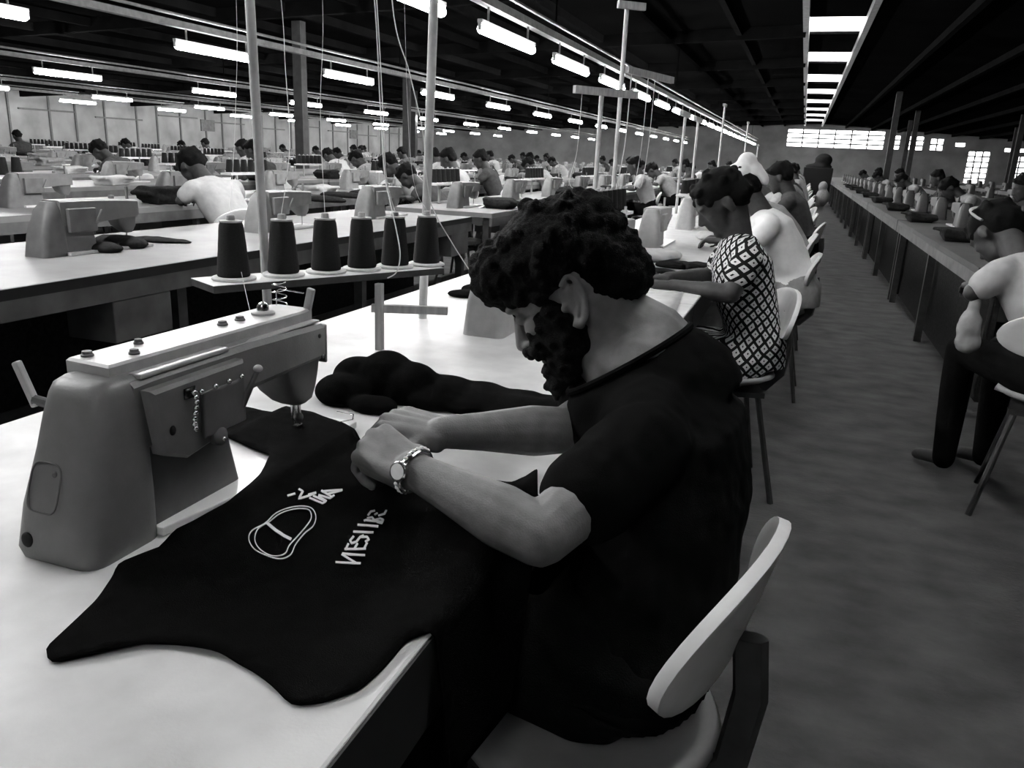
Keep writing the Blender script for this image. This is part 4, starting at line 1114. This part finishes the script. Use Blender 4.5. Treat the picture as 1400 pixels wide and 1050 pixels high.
    nf = (fc - wc).normalized(); mx = basis(d, nf).to_4x4(); mx.translation = wc + nf * .0245
    wf = MB().lathe([(.0, 0), (.012, 0), (.0128, .003), (.0124, .0065), (.0105, .0075), (.0005, .0076)], (0, 0, 0), 22, mx).build('watch_case', MT['chrome'], body)
    MB().lathe([(.0, .0077), (.0098, .0077), (.0005, .0082)], (0, 0, 0), 20, mx).build('watch_dial', MT['print'], wf)
    return body
bearded_man()
# his chair
hch = chair(-.19, .955, pi - R(12), 'moulded pale chair with an oval back, under the bearded man')

# ---- seated figures for the rest of the hall ---------------------------------------------
def figure(name, lean=.5, vox=.012, hairy=0, scarf=None, pitch=None, skirt=False, reach=.41, sleeve=.6):
    """seated figure facing +x, floor at z = 0; returns dict of meshes"""
    pel = Vector((0, 0, .545)); wai = Vector((.02 + .03 * lean, 0, .66)); mid = Vector((.05 + .09 * lean, 0, .78 - .02 * lean)); chs = Vector((.07 + .16 * lean, 0, .90 - .05 * lean)); nb = Vector((.08 + .24 * lean, 0, 1.0 - .09 * lean))
    hc = nb + Vector((.05 + .10 * lean, 0, .13 - .04 * lean)); pitch = R(12 + 45 * lean if pitch is None else pitch)
    B = basis((cos(pitch), 0, -sin(pitch)), (sin(pitch), 0, cos(pitch)))
    lat = Vector((0, 1, 0)); b = MB(); P = head_parts(b, hc, B, .98)
    chain(b, [hc + B @ Vector((-.025, 0, -.03)), nb], [.052, .058])
    torso(b, [pel, wai, mid, chs, nb], lat, [(.095, .13), (.085, .12), (.10, .135), (.095, .145), (.05, .09)])
    A = []
    for s in (-1, 1):
        S = chs + Vector((.01, s * .165, .03)); E_ = Vector((reach - .21 + .08 * lean, s * .235, .80)); W = Vector((reach, s * .10, .805))
        A.append((S, E_, W)); arm_skin(b, S, E_, W, .9)
        hand(b, W, Vector((.8, -s * .35, -.04)), (0, 0, 1), (0, -s, 0), .93, (28, 36, 26))
    L_ = []
    for s in (-1, 1):
        H_ = pel + Vector((.03, s * .09, -.02)); K = Vector((.42, s * .10, .545)); An = Vector((.40, s * .10, .075)); L_.append((H_, K, An))
        leg_parts(b, H_, K, An, An + Vector((.15, 0, -.035)), .9)
    out = {'person': remeshed(b, 'person', MT['skin2'], vox, 3)}
    H = MB()
    cen = [((-.016, 0, .068), (.098, .086, .074)), ((-.055, 0, .025), (.058, .080, .078))]
    if hairy: cen += [((.030, 0, .095), (.05, .06, .036)), ((-.075, 0, .02), (.045, .065, .065))]
    for c_, r_ in cen: H.ell(P(*c_), r_, B, 16, 10)
    curls(H, P, 1.0, cen, 90 if hairy else 30, (.012, .02), 9, lambda q: q.z > .035 or q.x < -.03)
    out['hair'] = remeshed(H, 'hair', MT['hair'], max(.006, vox * .8), 2)
    if scarf:
        H = MB(); H.ell(P(-.02, 0, .085), (.10, .088, .070), B); H.ell(P(-.10, 0, .06), (.05, .06, .05), B); H.ell(P(-.10, .0, .12), (.05, .06, .05), B); H.ell(P(-.12, .01, .02), (.03, .04, .06), B)
        out['headscarf'] = remeshed(H, 'headscarf', MT['scarfw'], .009, 2)
    S_ = MB(); torso(S_, [pel + Vector((0, 0, -.02)), wai, mid, chs, nb + Vector((0, 0, .002))], lat, [(.118, .155), (.105, .142), (.117, .158), (.112, .170), (.06, .105)])
    for S, E_, W in A:
        chain(S_, [nb + Vector((0, 0, -.03)), S], [.065, .058]); chain(S_, [S, S.lerp(E_, sleeve)], [.060, .056])
    out['shirt'] = remeshed(S_, 'shirt', MT['white'], vox, 3, None, .5, lambda c_, n_: c_ + n_ * .004 * noise.noise(c_ * 16))
    T_ = MB(); torso(T_, [pel + Vector((0, 0, -.05)), pel + Vector((0, 0, .03)), wai + Vector((0, 0, -.01))], lat, [(.125, .16), (.118, .158), (.104, .142)])
    for H_, K, An in L_: leg_parts(T_, H_, K, An, An, .9, .012, False)
    if skirt: torso(T_, [Vector((.05, 0, .50)), Vector((.25, 0, .52)), Vector((.45, 0, .50)), Vector((.47, 0, .34))], lat, [(.10, .19), (.085, .20), (.08, .19), (.08, .19)])
    out['skirt' if skirt else 'trousers'] = remeshed(T_, 'skirt' if skirt else 'trousers', MT['trouser'], max(vox, .01), 3)
    res = {k: o.data for k, o in out.items()}
    for o in out.values(): bpy.data.objects.remove(o)
    return res
FIG_UP = figure('a', .35, .013); FIG_LEAN = figure('b', .95, .013, 1); FIG_SCARF = figure('c', .6, .011, 0, True, skirt=True); FIG_W = figure('d', .15, .008, 1, None, 40, True, .36, .5)
def person(fig, loc, rz, label, group=None, mats=None, scale=1.0):
    mats = mats or {}
    def mk(nm, parent):
        o = bpy.data.objects.new(nm, fig[nm]); COL.objects.link(o)
        if parent: o.parent = parent
        key = 'body' if nm == 'person' else nm
        if key in mats: o.material_slots[0].link = 'OBJECT'; o.material_slots[0].material = MT[mats[key]]
        return o
    root = mk('person', None); root.location = loc; root.rotation_euler.z = rz; root.scale = (scale,) * 3
    for nm in fig:
        if nm != 'person': mk(nm, root)
    return tag(root, label, 'person', group)
def sitter(fig, x, y, rz, label, group=None, mats=None, clabel=None, scale=1.0, dz=0, far=True, coff=(0, 0)):
    p = person(fig, (x, y, dz), rz, label, group, mats, scale)
    cl = clabel or 'pale moulded chair under ' + label
    if far:
        o = bpy.data.objects.new('chair', chair_far); COL.objects.link(o); o.location = (x + .08 * cos(rz), y + .08 * sin(rz), 0); o.rotation_euler.z = rz
        tag(o, cl, 'chair', (group + ', their chairs') if group else None)
    else: chair(x + .13 * cos(rz) + coff[0], y + .13 * sin(rz) + coff[1], rz, cl)
    return p
# person in the diamond print
sitter(FIG_W, -.09, 3.06, pi + R(15), 'dark-haired person in a black dress with white diamond print', None, {'shirt': 'diamond', 'skirt': 'diamond'}, 'pale chair with an oval back under the diamond-print dress', .93, .02, False, (.03, -.03))
# white headscarf and others along the aisle
sitter(FIG_SCARF, .05, 4.45, pi, 'person in a white headscarf and pale blouse at the aisle bench', None, {'shirt': 'scarfw', 'skirt': 'grey'}, 'pale chair under the person in the white headscarf', 1.0, 0, False)
sitter(FIG_LEAN, .05, 5.75, pi, 'dark-haired person in pale clothes past the headscarf wearer', None, {'shirt': 'grey'}, 'pale chair past the headscarf wearer', 1.0, 0, False)
for k in range(13):
    sitter((FIG_UP, FIG_LEAN, FIG_UP)[k % 3], .03 + .05 * random.random(), 7.0 + 1.27 * k, pi + random.uniform(-.15, .15), ('worker in %s further down the aisle bench' % ('dark clothes', 'a pale shirt', 'grey clothes')[k % 3]), 'workers down the aisle bench, ' + ('dark', 'pale', 'grey')[k % 3], {'shirt': ('dim', 'white', 'grey')[k % 3]}, 'pale chair of a worker in %s down the aisle bench' % ('dark clothes', 'a pale shirt', 'grey clothes')[k % 3])
# second and third rows
pw = atd(296, 262, 5.35)
sitter(FIG_LEAN, pw.x + .16, pw.y, pi - R(15), 'dark-haired man in a pale short-sleeved shirt bent over beyond the second row', None, {'shirt': 'white'}, 'pale chair under the man beyond the second row', 1.0, 0, False)
pw = atd(640, 250, 9.2); sitter(FIG_UP, pw.x, pw.y, pi, 'worker in a white shirt sitting upright by the second row', None, {'shirt': 'white'}, 'pale chair under the upright worker in white', 1.0, 0, False)
pw = atd(612, 262, 7.6); sitter(FIG_LEAN, pw.x, pw.y, pi, 'dark-haired worker bent low beside the one in white', None, {'shirt': 'dim'}, 'chair under the worker bent low', .93, 0, False)
chair(atz(662, 285, .7).x, 6.4, pi, 'empty pale chair at the gap of the second row')
for k in range(9):
    j = k % 3
    sitter((FIG_UP, FIG_LEAN)[k % 2], -1.93, 11.2 + 2.5 * k, pi + random.uniform(-.2, .2), 'worker in %s seated further down the second row' % ('a white shirt', 'grey clothes', 'dark clothes')[j], 'workers of the second row, ' + ('white', 'grey', 'dark')[j], {'shirt': ('white', 'grey', 'dim')[j]}, 'chair of a worker in %s on the second row' % ('a white shirt', 'grey clothes', 'dark clothes')[j])
n = 0
for r_, x0 in enumerate(ROWX[:7]):
    y = max(8.0, -x0 / 1.3 + .5)
    while y < 33:
        if random.random() < .62:
            j = n % 3; n += 1
            sitter((FIG_UP, FIG_LEAN)[n % 2], x0 + 1.1, y + random.uniform(-.2, .2), pi + random.uniform(-.2, .2), 'small figure in %s at the %s row from the aisle' % (('a white shirt', 'dark clothes', 'grey clothes')[j], ORD[r_]), 'figures of the %s row, ' % ORD[r_] + ('white', 'dark', 'grey')[j], {'shirt': ('white', 'dim', 'grey')[j]}, 'chair of a small figure in %s at the %s row' % (('a white shirt', 'dark clothes', 'grey clothes')[j], ORD[r_]))
        y += 2.5
# right of the aisle
LR = .98
FIG_R = figure('e', LR, .010, 1)
pr = person(FIG_R, (.98, 3.20, 0), R(122), 'person in a white blouse with a pale hairband, right of the aisle', None, {'shirt': 'white'}, .97)
hbB = MB(); hb_c = Vector((.08 + .24 * LR + .05 + .10 * LR, 0, 1.0 - .09 * LR + .13 - .04 * LR)); pt = R(12 + 45 * LR)
Bh = basis((cos(pt), 0, -sin(pt)), (sin(pt), 0, cos(pt)))
hbB.tube([hb_c + Bh @ Vector((-.045 + .03 * sin(R(a)), .098 * cos(R(a)), .045 + .108 * sin(R(a)))) for a in range(-10, 191, 10)], .009, 8, True, .5)
hbB.build('hairband', MT['white'], pr)
chair(.95, 3.22, R(76), 'dim chair under the person with the hairband')
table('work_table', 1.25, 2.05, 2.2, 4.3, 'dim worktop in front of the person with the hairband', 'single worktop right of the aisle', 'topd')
for k in range(8):
    j = k % 2
    sitter((FIG_UP, FIG_LEAN)[j], 2.15, 8.5 + 2.6 * k, pi, 'worker in %s behind the dim bench right of the aisle' % ('dark clothes', 'grey clothes')[j], 'workers right of the aisle, ' + ('dark', 'grey')[j], {'shirt': ('dim', 'grey')[j]}, 'chair of a worker in %s right of the aisle' % ('dark clothes', 'grey clothes')[j])
drop(CHP)
# cloth bag hanging by the hairband wearer's chair
bp = atd(1326, 442, 2.95); mb = MB(); mb.ell((bp.x, bp.y, bp.z - .02), (.042, .04, .075)).ell((bp.x + .004, bp.y, bp.z + .055), (.022, .022, .06)).ell((bp.x + .006, bp.y, bp.z - .07), (.045, .04, .045))
bag = remeshed(mb, 'cloth_bag', MT['grey'], .008, 2, None, .5, lambda c_, n_: c_ + n_ * .006 * noise.noise(c_ * 30)); tag(bag, 'grey cloth bag hanging at the chair of the person with the hairband', 'bag')
MB().tube([(bp.x + .004, bp.y, bp.z + .09), (bp.x + .02, bp.y + .02, bp.z + .15), (bp.x + .045, bp.y + .06, bp.z + .13)], .006, 6).build('strap', MT['grey'], bag)

# ------------------------------------------------------------------ cart far down the aisle
ct = empty('trolley', (.42, 27.5, 0), 0, 'dark trolley heaped with bundles far down the aisle', 'trolley')
c = MB(); c.loft([[Vector((x_, y_, z_)) for x_, y_ in ((-a, -.35), (a, -.35), (a, .35), (-a, .35))] for a, z_ in ((.40, .12), (.43, 1.15))]); c.build('bin', MT['cloth2'], ct, False, .03)
for sx in (-1, 1):
    for sy in (-1, 1): MB().lathe([(.0, -.02), (.06, -.02), (.06, .02), (.0005, .02)], (0, 0, 0), 12, Matrix.Translation((sx * .3, sy * .25, .06)) @ Matrix.Rotation(pi / 2, 4, 'Y')).build('wheel', MT['dark'], ct)
mb = MB(); mb.ell((0, 0, 1.18), (.4, .33, .10)).ell((.12, 0, 1.38), (.26, .25, .20))
remeshed(mb, 'heaped_cloth', MT['cloth2'], .03, 3, ct)
mb = MB(); mb.ell((.64, 26.85, .28), (.2, .2, .275)).ell((.62, 26.85, .6), (.14, .14, .16))
tag(remeshed(mb, 'sack', MT['grey'], .03, 3, None, .5, lambda c_, n_: Vector((c_.x, c_.y, max(.002, c_.z)))), 'grey stuffed sack standing beside the far trolley', 'sack')
